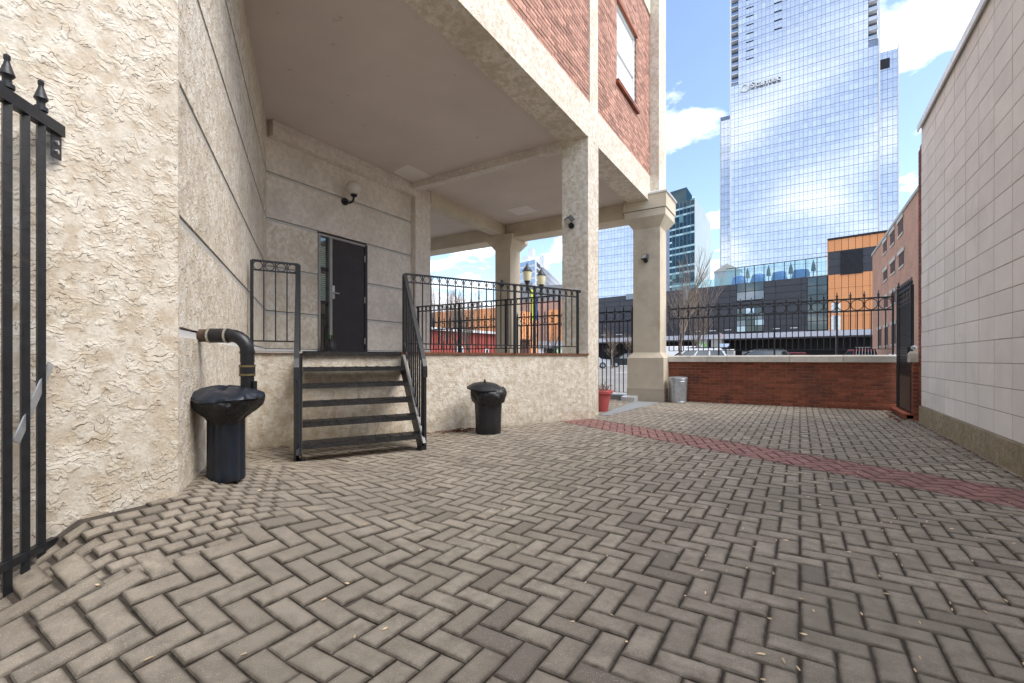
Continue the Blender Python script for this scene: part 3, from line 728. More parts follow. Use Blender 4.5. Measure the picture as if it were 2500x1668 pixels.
MB().box(-9.6, -.54, 4.02, 4.30, -.04, .085).build('kerb_stone', mats['concrete'], cb)
MB().box(-9.6, -.541, 3.99, 4.33, .086, .11).build('capping', mats['flash'], cb)
MB().rings([[(-.60, 3.45, 0), (-.26, 3.40, 0), (-.26, 3.40, .10), (-.60, 3.45, .10)], [(-.60, 3.69, 0), (-.26, 3.69, 0), (-.26, 3.69, .13), (-.60, 3.69, .13)]]).build('flashing_box', mats['flash'], cb)

# ------------------------------------------------------------------ low brick wall with coping
lw = thing('low_brick_wall', 'low dark red brick wall with pale stone coping at the end of the yard', 'wall', (2.4, 4.3, 0))
MB().box(.26, 4.615, 4.212, 4.50, -.05, .936).build('wall_core', mats['mortar_dark'], lw)
bm = brickmesh(BL - .009, BH - .009, .03, 'brick', mats['brick_low'])
hb = brickmesh(.098 - .009, BH - .009, .03, 'brick', mats['brick_low'])
for r in range(14):
    z = BH * (r + .5) - .002; k = 0; x = .335 + (.0 if r % 2 else -.10)
    while x < 4.60:
        x1 = min(x + BL, 4.612); xa = max(x, .33)
        if x1 - xa > .04: inst('brick', bm, lw, ((xa + x1) / 2, 4.200 + random.uniform(-.002, .003), z), 0.0, ((x1 - xa - .009) / (BL - .009), 1, 1))
        x += BL
    for y in (4.26, 4.36, 4.46): pass
xc = [.335, 1.62, 2.83, 3.75, 4.60]
for a, b in zip(xc, xc[1:]):
    c = MB(); p = [(4.11, .937), (4.11, 1.055), (4.145, 1.083), (4.56, 1.083), (4.59, 1.055), (4.59, .937)]
    c.rings([[(a + .003, y, z) for y, z in p], [(b - .003, y, z) for y, z in p]]).build('coping_stone', mats['coping'], lw)

# ------------------------------------------------------------------ gate, pier and tiled wall on the right
gt = thing('iron_gate', 'tall black iron gate with woven screen between brick wall end and tiled wall', 'gate', (4.6, 3.2, 0))
GX, GY0, GY1 = 4.60, 2.78, 3.92
for y in (GY0 + .02, GY1): MB().beam((GX, y, .08), (GX, y, 2.24), .045, .045).build('stile', mats['iron'], gt)
MB().beam((GX, 4.03, 0), (GX, 4.03, 2.32), .06, .06).build('hinge_post', mats['iron'], gt)
for z, h in ((2.22, .035), (1.97, .035), (.74, .03), (.11, .035)): MB().beam((GX, GY0, z), (GX, GY1, z), .035, h).build('rail', mats['iron'], gt)
fm_ = MB().lathe(FIN, 8).mesh('finial', mats['iron'], smooth=True)
for k in range(9):
    y = GY0 + .04 + k * (GY1 - GY0 - .08) / 8
    b = MB().beam((GX, y, 1.97), (GX, y, 2.25), .016, .016).build('baluster', mats['iron'], gt)
    inst('finial', fm_, b, (GX, y, 2.245))
    if k < 8: MB().torus((GX, y + .075, 2.095), .06, .006, (0, 1, 0), (0, 0, 1.6), 16, 4).build('ring', mats['iron'], gt)
for y in (3.99, 4.07): inst('finial', fm_, gt, (GX, y, 2.315))
m = MB()
for k in range(42):
    z = .77 + k * .0285; m.box(GX - .008, GX + .004, GY0 + .04, GY1 - .02, z, z + .017)
for k in range(22):
    y = GY0 + .06 + k * .055; m.box(GX + .004, GX + .010, y, y + .02, .75, 1.96)
m.build('woven_screen', mats['iron'], gt, kind='stuff')
m = MB()
for k in range(46):
    y = GY0 + .04 + k * .0265; m.box(GX - .002, GX + .002, y, y + .006, .12, .73)
for k in range(24): z = .13 + k * .025; m.box(GX - .0045, GX - .0021, GY0 + .04, GY1 - .02, z, z + .006)
m.build('wire_mesh', mats['castiron'], gt, kind='stuff')
MB().box(GX - .06, GX - .02, GY0 + .05, GY0 + .13, 1.0, 1.2).build('lock_box', mats['iron'], gt)
sp = thing('gate_step', 'low brick step under the iron gate', 'step', (4.55, 3.2, 0))
MB().box(4.50, 4.72, 2.60, 4.02, -.04, .078).build('step_core', mats['mortar_dark'], sp)
for k in range(13): MB().box(4.47, 4.70, 2.60 + k * .108, 2.60 + k * .108 + .099, .02, .092).build('brick', mats['brick_low'], sp)
pr = thing('brick_gate_pier', 'short brick pier with stone cap and knob beside the iron gate', 'pier', (4.62, 2.66, 0))
MB().box(4.590, 4.70, 2.585, 2.735, -.04, .95).build('pier_core', mats['mortar_dark'], pr)
for r in range(14):
    z = BH * (r + .5); c = .0045
    MB().box(4.580, 4.64, 2.578, 2.740, z - BH / 2 + c, z + BH / 2 - c).build('brick', mats['brick_low'], pr)
    MB().box(4.645, 4.70, 2.579, 2.70, z - BH / 2 + c, z + BH / 2 - c).build('brick', mats['brick_low'], pr)
MB().rings([[(x, y, z) for x, y in ((4.535 + k, 2.55 + k), (4.72, 2.55 + k), (4.72, 2.765 - k), (4.535 + k, 2.765 - k))] for k, z in ((0, .950), (0, 1.085), (.03, 1.13))]).build('stone_cap', mats['coping'], pr)
MB().lathe([(.010, 0), (.012, .02), (.034, .032), (.042, .055), (.034, .080), (.010, .095)], 16, (4.60, 2.66, 1.128)).build('knob', mats['galv'], pr, True)

bw = thing('tiled_block_wall', 'tall off-white block wall with rough plinth along the right side of the yard', 'wall', (4.9, -3, 0))
MB().box(4.6442, 5.6, -13, 2.36, .2, 4.60).build('wall_core', mats['block_joint'], bw)
MB().box(4.615, 5.5, -13, 2.357, -.05, .262).build('plinth', mats['plinth'], bw)
TW, TH = .460, .2305
tm = brickmesh(TW - .016, TH - .009, .03, 'block', mats['block'], .0015)
lst = []
for r in range(19):
    z = .268 + TH * (r + .5)
    for k in range(24):
        y1 = 2.352 - k * TW; v = view((4.645, y1 - TW / 2, z)); sc = 0
        if v and -50 < v[0] < 2700 and -60 < v[1] < 1700: sc = 1 / v[2] ** 2
        lst.append((sc, y1 - TW / 2, z))
lst.sort(key=lambda a: -a[0]); rest = MB()
for k, (sc, y, z) in enumerate(lst):
    if k < 300 and sc > 0: inst('block', tm, bw, (4.640 + random.uniform(-.0015, .0015), y, z), R(-90))
    else: rest.box(4.640, 4.67, y - TW / 2 + .005, y + TW / 2 - .005, z - TH / 2 + .005, z + TH / 2 - .005)
rest.build('block', mats['block'], bw, kind='stuff')
MB().box(4.60, 5.5, -13, 2.37, 4.652, 4.70).build('metal_coping', mats['coping_metal'], bw)
MB().box(4.59, 4.61, -13, 2.372, 4.60, 4.695).build('coping_lip', mats['coping_metal'], bw)
# brick quoin closing the end of the block wall
q = MB().box(4.665, 5.6, 2.361, 2.60, -.05, 4.45).build('brick_return', mats['mortar'], bw)
for r in range(65):
    z = BH * (r + .5)
    for a, b in (((2.363, 2.56),) if r % 2 else ((2.363, 2.46), (2.469, 2.56))):
        MB().box(4.640, 4.72, a, b, z - BH / 2 + .0045, z + BH / 2 - .0045).build('brick', mats['brick_low'], q)

# ------------------------------------------------------------------ iron gate leaf at the left edge
lg = thing('iron_gate', 'black spiked iron gate leaf hooked to the stucco wall at left', 'gate', (.3, -6.7, 0))
g0, gd = Vector((.205, -6.565)), Vector((.70, -.714))
def G(s, z): q = g0 + gd * s; return (q.x, q.y, z)
def sfor(px):
    lo, hi = 0.0, 1.2
    for _ in range(50):
        md = (lo + hi) / 2; v = view(G(md, 1))
        if v and v[0] > px: lo = md
        else: hi = md
    return lo
ZR = 2.02
MB().beam(G(-.005, ZR), G(1.15, ZR), .036, .050).build('top_rail', mats['iron'], lg)
MB().beam(G(-.006, ZR - .075), G(.05, ZR - .075), .006, .11).build('wall_bracket', mats['iron'], lg)
for z in (ZR - .06, ZR - .10): MB().tube([Vector(G(.02, z)) + Vector((.0, -.004, 0)), Vector(G(.02, z)) + Vector((.006, .006, 0))], .010, 8).build('bolt', mats['galv'], lg)
ss = [sfor(100), sfor(61), sfor(17)]; dl = ss[1] - ss[0]
FL = [(.016, 0), (.028, .004), (.028, .022), (.018, .030), (.017, .045), (.030, .060), (.014, .105), (.010, .120), (.013, .127), (.013, .142), (.005, .150)]
fl = MB().lathe([(r_ * .82, z_ * .92) for r_, z_ in FL], 10).mesh('finial', mats['iron'], smooth=True)
for k in range(10):
    s_ = ss[k] if k < 3 else ss[2] + dl * (k - 2)
    if s_ > 1.15: break
    x, y, _ = G(s_, 0); zb = hump(x, y) * .3
    b = MB().beam((x, y, .05), (x, y, ZR + (.03 if k % 2 == 0 else -.02)), .026, .026).build('bar', mats['iron'], lg)
    if k % 2 == 0: inst('finial', fl, b, (x, y, ZR + .03))
MB().beam(G(.03, .20), G(1.15, .20), .028, .032).build('bottom_rail', mats['iron'], lg)
sv = [Vector(G(sfor(92), 0)) + Vector((-.04, .05, zat(888, 2.0))), Vector(G(sfor(0), 0)) + Vector((-.04, .05, zat(1085, 1.78)))]
MB().beam(sv[0], sv[1], .006, .034).build('latch_strap', mats['galv'], lg)

# ------------------------------------------------------------------ bins, pipe, pot, lamps
def bag_wob(i, t): return 1 + .06 * math.sin(5 * t + i * 1.3) + .045 * math.sin(9 * t + i * 2.1)
def bin_(name, label, x, y, z, r, h, sq, group, tilt=0, squash=1.0):
    t = thing(name, label, 'trash bin', (x, y, z), group)
    def rib(i, a): return 1 + (.025 if math.sin(a * 10) > .55 else 0) if i > 0 else 1
    MB().lathe([(r * .80, 0), (r * .82, .01), (r * .84, h * .25), (r * .90, h * .6), (r * .94, h * .74), (r * .86, h * .74)], 60, (x, y, z), True, rib).build('body', mats['plastic'], t, True)
    return t
bx, by = -.565, -2.115
b1 = bin_('trash_bin', 'round black plastic bin with bag liner and domed lid by the landing wall', bx, by, 0, .205, .74, 1, 'black plastic bins')
def crumple(cx, cy, cz, prof, n, seed, amp, sag=0.0, cap=True, lump=None):
    rg = random.Random(seed); ph = [rg.uniform(0, 6.28) for _ in range(8)]; lo = []
    for i, (rr, z) in enumerate(prof):
        row = []
        for k in range(n):
            t_ = 2 * math.pi * k / n
            f = 1 + amp * (.5 * math.sin(3 * t_ + ph[0] + i * .4) + .6 * math.sin(7 * t_ + ph[1] - i * .9) + .5 * math.sin(12 * t_ + ph[2] + i * 1.7) + .4 * math.sin(19 * t_ + ph[3] + i * 2.6)) + rg.gauss(0, amp * .22)
            if lump: f *= 1 + lump[1] * max(0, math.cos(t_ - lump[0])) ** 3
            dz = sag * (math.sin(2 * t_ + ph[4]) + .5 * math.sin(5 * t_ + ph[5] + i)) + rg.gauss(0, abs(amp) * .03)
            row.append((cx + rr * f * math.cos(t_), cy + rr * f * math.sin(t_), cz + z + dz))
        lo.append(row)
    return MB().rings(lo, cap)
crumple(bx, by, 0, ((.192, .40), (.205, .425), (.222, .455), (.236, .50), (.240, .54), (.232, .575), (.214, .60), (.20, .605)), 64, 4, .05, .018, False, (-.4, .08)).build('bag_liner', mats['bag'], b1, True)
lid = MB(); tl = Matrix.Rotation(R(8), 3, Vector((.6, .8, 0))); lv = []
for (rr, z) in ((.232, 0), (.245, .004), (.245, .020), (.225, .030), (.17, .062), (.09, .082), (.02, .086)):
    lv.append([tuple(Vector((bx - .03, by - .04, .60)) + tl @ Vector((rr * math.cos(t_), rr * math.sin(t_), z))) for t_ in (2 * math.pi * k / 40 for k in range(40))])
lid.rings(lv).build('lid', mats['plastic'], b1, True)
MB().torus((bx - .03, by - .04, .675), .045, .009, (.7, -.7, 0), (0, 0, 1), 14, 6).build('lid_handle', mats['plastic'], b1, True)
# slim bin under the drain pipe
bx, by, bz = -.045, -5.735, .245
b2 = thing('trash_bin', 'slim blue-black bin with drooping bag under the elbow drain pipe', 'trash bin', (bx, by, bz), 'black plastic bins')
mats['bluebin'] = M('blue_black_plastic', (.012, .017, .028), .36, 0, .3, 12)
MB().lathe([(.100, 0), (.102, .01), (.101, .06), (.100, .20), (.100, .36), (.104, .40), (.09, .41)], 88, (bx, by, bz), True, lambda i, a: 1 + .055 * math.sin(a * 11) * (1 if i < 5 else .3)).build('body', mats['bluebin'], b2, True)
crumple(bx, by, bz, ((.100, .365), (.118, .39), (.150, .42), (.180, .455), (.196, .485), (.204, .505), (.196, .522)), 72, 9, .055, .012, False, (.3, .10)).build('bag_liner', mats['bag'], b2, True)
crumple(bx, by, bz, ((.196, .500), (.208, .512), (.200, .528), (.172, .546), (.135, .562), (.09, .573), (.05, .577), (.012, .578)), 72, 12, .035, .010, True, (.3, .10)).build('lid', mats['bluebin'], b2, True)
# galvanised can
gx, gy = .615, 3.88
gc = thing('metal_trash_can', 'ribbed galvanised metal can standing between corner pillar and low brick wall', 'trash can', (gx, gy, 0))
rib = lambda i, a: 1 + (.022 if (2 <= i <= 5 and math.sin(a * 14) > .2) else 0)
MB().lathe([(.178, 0), (.180, .02), (.182, .05), (.186, .12), (.194, .36), (.198, .48), (.200, .50), (.205, .56)], 84, (gx, gy, 0), True, rib).build('body', mats['galv'], gc, True)
for z, r_ in ((.545, .207), (.02, .183), (.49, .203)): MB().torus((gx, gy, z), r_, .008, (1, 0, 0), (0, 1, 0), 40, 6).build('rolled_rim', mats['galv'], gc, True)
MB().lathe([(.213, .552), (.213, .575), (.19, .585), (.02, .60)], 40, (gx, gy, 0)).build('lid', mats['galv'], gc, True)
for a in (-55, 125):
    d = Vector((math.cos(R(a)), math.sin(R(a)), 0)); e = Vector((-d.y, d.x, 0)); c = Vector((gx, gy, .47)) + d * .205
    MB().tube([c - e * .045 + Vector((0, 0, .02)), c - e * .045 + d * .012 - Vector((0, 0, .02)), c + e * .045 + d * .012 - Vector((0, 0, .02)), c + e * .045 + Vector((0, 0, .02))], .006, 6).build('handle', mats['galv'], gc)
# drain pipe
y_, d_ = onX(490, 0); 
rw = B + (DC - B).normalized() * .505
Pw = Vector((rw.x, rw.y, 1.15)); nr = Vector((RN.x, RN.y, 0))
ax = Vector((.74, .66, 0)); 
dpipe = thing('drain_pipe', 'black elbow drain pipe with steel clamps coming out of the splayed wall', 'pipe', tuple(Pw))
A0 = Pw - nr * .04; A1 = Pw + nr * .10
tp = Vector((bx + .055, by + .10, 0)); E = Vector((tp.x, tp.y, 1.15))
dd = (E - Pw); dd.z = 0; dl_ = dd.length; dd.normalize()
MB().tube([Pw - dd * .05, Pw + dd * .075], 0.0405, 20).build('cast_stub', mats['castiron'], dpipe, True)
MB().tube([Pw + dd * .055, Pw + dd * max(.12, dl_ - .11)], 0.0458, 20).build('coupling', mats['rubber'], dpipe, True)
for k in (.068, max(.11, dl_ - .125)): MB().tube([Pw + dd * (k - .007), Pw + dd * (k + .007)], 0.0480, 20).build('clamp', mats['steel'], dpipe, True)
arc = [Pw + dd * (dl_ - .13)] + [Pw + dd * (dl_ - .10 + .10 * math.sin(R(a))) + Vector((0, 0, -.10 + .10 * math.cos(R(a)))) for a in range(0, 91, 15)] + [Vector((E.x, E.y, .98))]
MB().tube(arc, 0.0414, 20).build('elbow', mats['rubber'], dpipe, True)
MB().tube([Vector((E.x, E.y, 1.05)), Vector((E.x, E.y, 1.035))], 0.0458, 20).build('elbow_collar', mats['rubber'], dpipe, True)
MB().tube([Vector((E.x, E.y, .985)), Vector((E.x, E.y, .76))], 0.0396, 20).build('downpipe', mats['rubber'], dpipe, True)
MB().tube([Vector((E.x, E.y, .965)), Vector((E.x, E.y, .89))], 0.0458, 20).build('coupling', mats['rubber'], dpipe, True)
for z in (.955, .90): MB().tube([Vector((E.x, E.y, z + .006)), Vector((E.x, E.y, z - .006))], 0.0480, 20).build('clamp', mats['brass'], dpipe, True)
MB().tube([Vector((E.x + .05, E.y + .02, .86)), Vector((E.x + .05, E.y + .02, .80))], .014, 10).build('vent_stub', mats['rubber'], dpipe)
# red pot with dried plant
px_, py_ = -.245, 1.20
pt = thing('flower_pot', 'tall red plastic flower pot half hidden behind the column', 'flower pot', (px_, py_, 0))
MB().lathe([(.135, 0), (.14, .01), (.195, .33), (.215, .335), (.232, .345), (.236, .395), (.228, .405), (.205, .40), (.20, .36)], 36, (px_, py_, 0)).build('pot', mats['redplastic'], pt, True)
MB().lathe([(.20, .355), (.01, .365)], 24, (px_, py_, 0)).build('soil', mats['soil'], pt)
pl = thing('dried_plant', 'withered brown plant drooping over the rim of the red pot', 'plant', (px_, py_, .36))
m = MB(); lf = MB(); rs = random.Random(11)
for k in range(30):
    a = rs.uniform(0, 6.28); r0 = rs.uniform(0, .12); hgt = rs.uniform(.08, .20); ou = rs.uniform(.08, .22)
    p0 = Vector((px_ + r0 * math.cos(a), py_ + r0 * math.sin(a), .36)); d = Vector((math.cos(a), math.sin(a), 0))
    pts = [p0, p0 + d * ou * .3 + Vector((0, 0, hgt * .8)), p0 + d * ou * .7 + Vector((0, 0, hgt)), p0 + d * ou + Vector((0, 0, hgt * rs.uniform(.1, .8)))]
    m.tube(pts, [.004, .003, .002, .001], 4)
    for q in pts[1:]:
        for j in range(4):
            c = q + Vector((rs.gauss(0, .022), rs.gauss(0, .022), rs.gauss(0, .02))); s_ = rs.uniform(.008, .018); e = Matrix.Rotation(rs.uniform(0, 6), 3, 'Z') @ Matrix.Rotation(rs.uniform(-1.4, 1.4), 3, 'X')
            lf.add([c + e @ Vector(v) for v in ((-s_, 0, 0), (0, s_ * .6, 0), (s_, 0, .004), (0, -s_ * .6, 0))], [(0, 1, 2, 3)])
m.build('stem', mats['twig'], pl); lf.build('leaf', mats['dryleaf'], pl, kind='stuff')
# globe lamp on the door wall
wl = thing('wall_lamp', 'round opal globe wall lamp on black bracket above the door', 'lamp', (-4.21, -1.55, 4.0))
MB().tube([(-4.21, -1.60, 3.94), (-4.165, -1.60, 3.94)], .065, 20).build('backplate', mats['iron'], wl, True)
MB().tube([(-4.17, -1.60, 3.94), (-4.06, -1.585, 3.90), (-3.99, -1.575, 3.92), (-3.97, -1.57, 4.00)], .020, 10).build('arm', mats['iron'], wl, True)
MB().lathe([(.02, 0), (.055, .02), (.062, .045), (.05, .06)], 20, (-3.97, -1.57, 3.99)).build('globe_holder', mats['iron'], wl, True)
MB().lathe([(.135 * math.sin(R(a)) + .001, -.135 * math.cos(R(a))) for a in range(8, 181, 8)], 28, (-3.97, -1.57, 4.165)).build('globe', mats['globe'], wl, True)
def flood(label, pos, nrm, aim):
    t = thing('floodlight', label, 'floodlight', tuple(pos), 'security floodlights'); p, n_, a = Vector(pos), Vector(nrm), Vector(aim).normalized()
    MB().tube([p, p + n_ * .03], .05, 16).build('base', mats['plastic'], t, True)
    MB().tube([p + n_ * .02, p + n_ * .07 + Vector((0, 0, .015)), p + n_ * .09 + Vector((0, 0, .05))], .018, 8).build('arm', mats['plastic'], t)
    c = p + n_ * .11 + Vector((0, 0, .075)); s_ = a.cross(Vector((0, 0, 1))).normalized(); u_ = s_.cross(a)
    def bx_(k, hh, f0, f1): return [[tuple(c + s_ * (sx * k) + u_ * (sz * hh) + a * f) for sx, sz in ((-1, -1), (1, -1), (1, 1), (-1, 1))] for f in (f0, f1)]
    MB().rings(bx_(.085, .055, -.045, .03)).build('housing', mats['plastic'], t)
    MB().rings(bx_(.072, .044, .031, .034)).build('lens', mats['lens'], t)
yy, dd_ = onY(1399, -.001); flood('floodlight on the stucco column right of the landing railing', (-.30, -.001, zat(552, 7.9)), (0, -1, 0), (-.5, -.6, -.75))
xx, dd_ = onY(1577, 3.80); flood('floodlight halfway up the smooth corner pillar', (xx, 3.805, zat(637, dd_)), (0, -1, 0), (-.45, -.85, .25))
xx, dd_ = onY(1226, 3.80); flood('floodlight on the far pillar just behind the railing top', (xx, 3.805, zat(697, dd_)), (0, -1, 0), (-.45, -.85, .25))
gb = thing('garbage_bag', 'small black garbage bag with green tie beside the door', 'bag', (-4.0, -2.08, LZ))
loops = []; n = 26
for i, (rr, z) in enumerate(((.06, 0), (.10, .02), (.115, .09), (.10, .18), (.06, .25), (.02, .29), (.035, .33))):
    loops.append([(-3.98 + rr * bag_wob(i, t_) * math.cos(t_), -2.06 + rr * bag_wob(i, t_) * math.sin(t_), LZ + z) for t_ in (2 * math.pi * k / n for k in range(n))])
MB().rings(loops).build('bag', mats['bag'], gb, True)
MB().tube([(-3.98, -2.06, LZ + .29), (-3.93, -2.10, LZ + .36), (-3.90, -2.13, LZ + .27)], .006, 5).build('tie', mats['green'], gb)
# ------------------------------------------------------------------ glass towers
def curtain(root, x0, x1, Y, z0, z1, cols, fh, nparts, mt, mt2, skip=None, frac=.66, jit=.06):
    """panes of a curtain wall that faces -Y: vision pane and spandrel per storey and bay"""
    cw = (x1 - x0) / cols; nf = int((z1 - z0) / fh); items = []
    for f in range(nf):
        for c in range(cols):
            if skip and skip(c, z0 + f * fh): continue
            for a, b, mm in ((0, frac, mt), (frac, 1, mt2)):
                xa, xb, za, zb = x0 + c * cw + .05, x0 + (c + 1) * cw - .05, z0 + (f + a) * fh + .06 - (.03 if a else 0), z0 + (f + b) * fh - (.10 if b == 1 else .03)
                v = view(((xa + xb) / 2, Y, (za + zb) / 2)); sc = 0
                if v and 0 < v[0] < 2500 and 0 < v[1] < 640: sc = (zb - za) / v[2] ** 2
                items.append((sc, xa, xb, za, zb, mm))
    items.sort(key=lambda a: -a[0]); rest = {id(mt): (MB(), mt), id(mt2): (MB(), mt2)}
    shared = {}
    for k, (sc, xa, xb, za, zb, mm) in enumerate(items):
        t1, t2 = random.gauss(0, jit) * .004, random.gauss(0, jit) * .004
        if k < nparts and sc > 0:
            key = id(mm)
            if key not in shared: shared[key] = MB().box(-(xb - xa) / 2, (xb - xa) / 2, -.06, 0, -(zb - za) / 2, (zb - za) / 2).mesh('pane', mm)
            inst('pane', shared[key], root, ((xa + xb) / 2, Y, (za + zb) / 2), (t1, 0.0, t2))
        else:
            d = (xb - xa) / 2 * t2; e = (zb - za) / 2 * t1
            rest[id(mm)][0].add([(xa, Y - .06 - d - e, za), (xb, Y - .06 + d - e, za), (xb, Y - .06 + d + e, zb), (xa, Y - .06 - d + e, zb)], [(0, 1, 2, 3)])
    for mb, mm in rest.values():
        if mb.v: mb.build('pane', mm, root, kind='stuff')

TY = 202.2
tx0, _ = onY(1784, TY); tx1, _ = onY(2144, TY)
tow = thing('office_tower', 'very tall pale blue glass tower with white lettering on its face', 'tower', ((tx0 + tx1) / 2, TY + 15, 0))
NB = 34; cw = (tx1 - tx0) / NB; FH = 3.45
zl, zr = zat(205, onY(1790, TY)[1]), zat(98, onY(2130, TY)[1])
nlb, nrb = 2, 2
MB().box(tx0 + nlb * cw, tx1 - nrb * cw, TY + .02, TY + 34, 0, 215).build('core', mats['mull'], tow)
MB().box(tx0, tx0 + nlb * cw - .02, TY + .02, TY + 34, 0, zl).build('core', mats['mull'], tow)
MB().box(tx1 - nrb * cw + .02, tx1, TY + .02, TY + 34, 0, zr).build('core', mats['mull'], tow)
MB().box(tx0 + .02, tx0 + nlb * cw - .03, TY + 2.4, TY + 34, zl, 215).build('balcony_wall', mats['car_grey'], tow)
MB().box(tx1 - nrb * cw + .03, tx1 - .02, TY + 2.4, TY + 34, zr, 215).build('balcony_wall', mats['car_grey'], tow)
curtain(tow, tx0, tx1, TY, 10, 213, NB, FH, 300, mats['pane'], mats['pane_low'], lambda c, z: (c < nlb and z + FH > zl) or (c >= NB - nrb and z + FH > zr))
for a, b, zz in ((tx0, tx0 + nlb * cw, zl), (tx1 - nrb * cw, tx1, zr)):
    z = zz + .5
    while z < 190:
        s_ = MB().box(a + .05, b - .05, TY + .1, TY + 2.4, z - .15, z + .15).build('balcony_slab', mats['white_box'], tow)
        MB().box(a + .1, b - .1, TY + .12, TY + .18, z + .15, z + 1.2).build('guard', mats['bluewin'], s_)
        z += FH
for x in (tx0 - .25, tx1 + .05): MB().box(x, x + .45, TY - .5, TY + .3, 5, 214).build('corner_fin', mats['white_box'], tow)
for c in (4, 11, 18, 26):
    z = zl + 8 + (c - 4) * 1.2
    while z < 185:
        MB().box(tx0 + c * cw + .1, tx0 + (c + 2) * cw - .1, TY - .12, TY, z, z + .45).build('vent', mats['dark'], tow); z += FH * (1 if c != 26 else 2)
# wings
wx1, _ = onY(2193, TY + 6); wx0, _ = onY(1759, TY + 6)
for a, b, zt, nc, nm in ((tx1 + .3, wx1, zat(118, onY(2190, TY + 6)[1]), 4, 0), (wx0, tx0 - .3, zat(286, onY(1765, TY + 6)[1]), 3, 1)):
    wg = MB().box(a, b, TY + 6.02, TY + 30, 0, zt).build('wing', mats['mull'], tow)
    curtain(wg, a, b, TY + 6, 10, zt, nc, FH, 0, mats['pane'], mats['pane_low'])
    MB().box(b - .2 if nm == 0 else a - .2, b + .2 if nm == 0 else a + .2, TY + 5.6, TY + 6.3, 5, zt + (1.5 if nm == 0 else 0)).build('corner_fin', mats['white_box'], wg)
    if nm == 0: MB().box(a + .2, b - 2.4, TY + 5.85, TY + 5.93, zat(182, 172), zat(158, 172)).build('louvre', mats['panel_gap'], wg)
# lettering and emblem
def letter(ch, size, ext, mat):
    cu_ = bpy.data.curves.new('sign_letter', 'FONT'); cu_.body = ch; cu_.size = size; cu_.extrude = ext; cu_.offset = size * .018; cu_.resolution_u = 2
    ob = bpy.data.objects.new('tmp', cu_); COL.objects.link(ob); dg = bpy.context.evaluated_depsgraph_get()
    me = bpy.data.meshes.new_from_object(ob.evaluated_get(dg)); bpy.data.objects.remove(ob); me.materials.clear(); me.materials.append(mat); me.materials.append(mats['panel_gap'])
    for p in me.polygons: p.material_index = 0 if abs(p.normal.z) > .5 else 1
    return me
lx, ld = onY(1833, TY); lz = zat(218, ld); x = lx
def letters(word, x, y, z, size, ext, mat, parent, track=.06, rotz=0.0, name='sign_letter'):
    for ch in word:
        me = letter(ch, size, ext, mat); xs_ = [v.co.x for v in me.vertices]
        if not xs_: x += size * .3; continue
        dx = max(xs_) - min(xs_); inst(name, me, parent, (x - min(xs_) * math.cos(rotz), y, z), (R(90), 0, rotz)); x += (dx + size * track) * math.cos(rotz)
    return x
ex, _ = onY(1887, TY); size = 3.0
letters('Stantec', lx, TY - .7, lz, 3.3, .35, mats['white'], tow, .055)
cx, cd_ = onY(1819, TY); cz = zat(216, cd_)
MB().torus((cx, TY - .45, cz), 1.45, .28, (1, 0, 0), (0, 0, 1), 30, 8).build('sign_emblem', mats['white'], tow, True)
m = MB(); arc = [(cx + .15 + 1.35 * math.sin(R(a)) * .9, cz + 1.35 * math.cos(R(a))) for a in range(-20, 181, 20)]; inn = [(cx + .15 + .55 * math.sin(R(a)), cz + 1.2 * math.cos(R(a)) * .9 + .1) for a in range(180, -21, -25)]
poly = arc + inn
m.rings([[(x, TY - .65, z) for x, z in poly], [(x, TY - .30, z) for x, z in poly]]).build('sign_emblem', mats['white'], tow)

# second glass tower seen between column and corner pillar
sx0, _ = onY(1395, 190); sx1, _ = onY(1600, 190)
t2 = thing('glass_tower', 'pale glass tower seen between the stucco column and the corner pillar', 'tower', ((sx0 + sx1) / 2, 200, 0))
MB().box(sx0, sx1, 190.02, 215, 0, 66).build('core', mats['mull'], t2)
curtain(t2, sx0, sx1, 190, 4, 66, 26, 3.6, 300, mats['pane'], mats['pane_low'])

# dark green-glass tower with pale side wall
gd0 = 258
c0 = far(1696, gd0); c1 = far(1590, gd0 + 22); c2 = far(1735, gd0 + 46); zt = zat(483, gd0)
gtw = thing('green_glass_tower', 'dark green-banded glass tower with pale panelled side behind the corner pillar', 'tower', (c0.x, c0.y, 0))
c3 = c1 + (c2 - c0)
MB().prism([(c0.x, c0.y), (c2.x, c2.y), (c3.x, c3.y), (c1.x, c1.y)], 0, zt).build('core', mats['greenpanel'], gtw)
fd = (c1 - c0); fl_ = fd.length; fd.normalize(); fn = Vector((fd.y, -fd.x, 0)); fn = fn if fn.dot(Vector((CAMX, CAMY, 0)) - c0) > 0 else -fn
nfl = 25; fh = zt / nfl; rg = random.Random(5)
for f in range(8, nfl):
    for j in range(12):
        a = c0 + fd * (fl_ * j / 12 + .12) + fn * .1; b = c0 + fd * (fl_ * (j + 1) / 12 - .12) + fn * .1
        z0 = f * fh
        for z_a, z_b, mm, nm in ((z0 + .05, z0 + fh * .70, mats['greenglass'], 'pane'), (z0 + fh * .72, z0 + fh - .02, mats['greenband'] if (f % 3 or j > 5) else mats['greenglass'], 'spandrel_pane')):
            MB().rings([[(a.x, a.y, z_a), (b.x, b.y, z_a), (b.x, b.y, z_b), (a.x, a.y, z_b)], [(a.x - fn.x * .09, a.y - fn.y * .09, z_a), (b.x - fn.x * .09, b.y - fn.y * .09, z_a), (b.x - fn.x * .09, b.y - fn.y * .09, z_b), (a.x - fn.x * .09, a.y - fn.y * .09, z_b)]]).build(nm, mm, gtw)
p0_, p1_ = far(1676, gd0 + 6), far(1600, gd0 + 22)
e = (c2 - c0).normalized() * 16
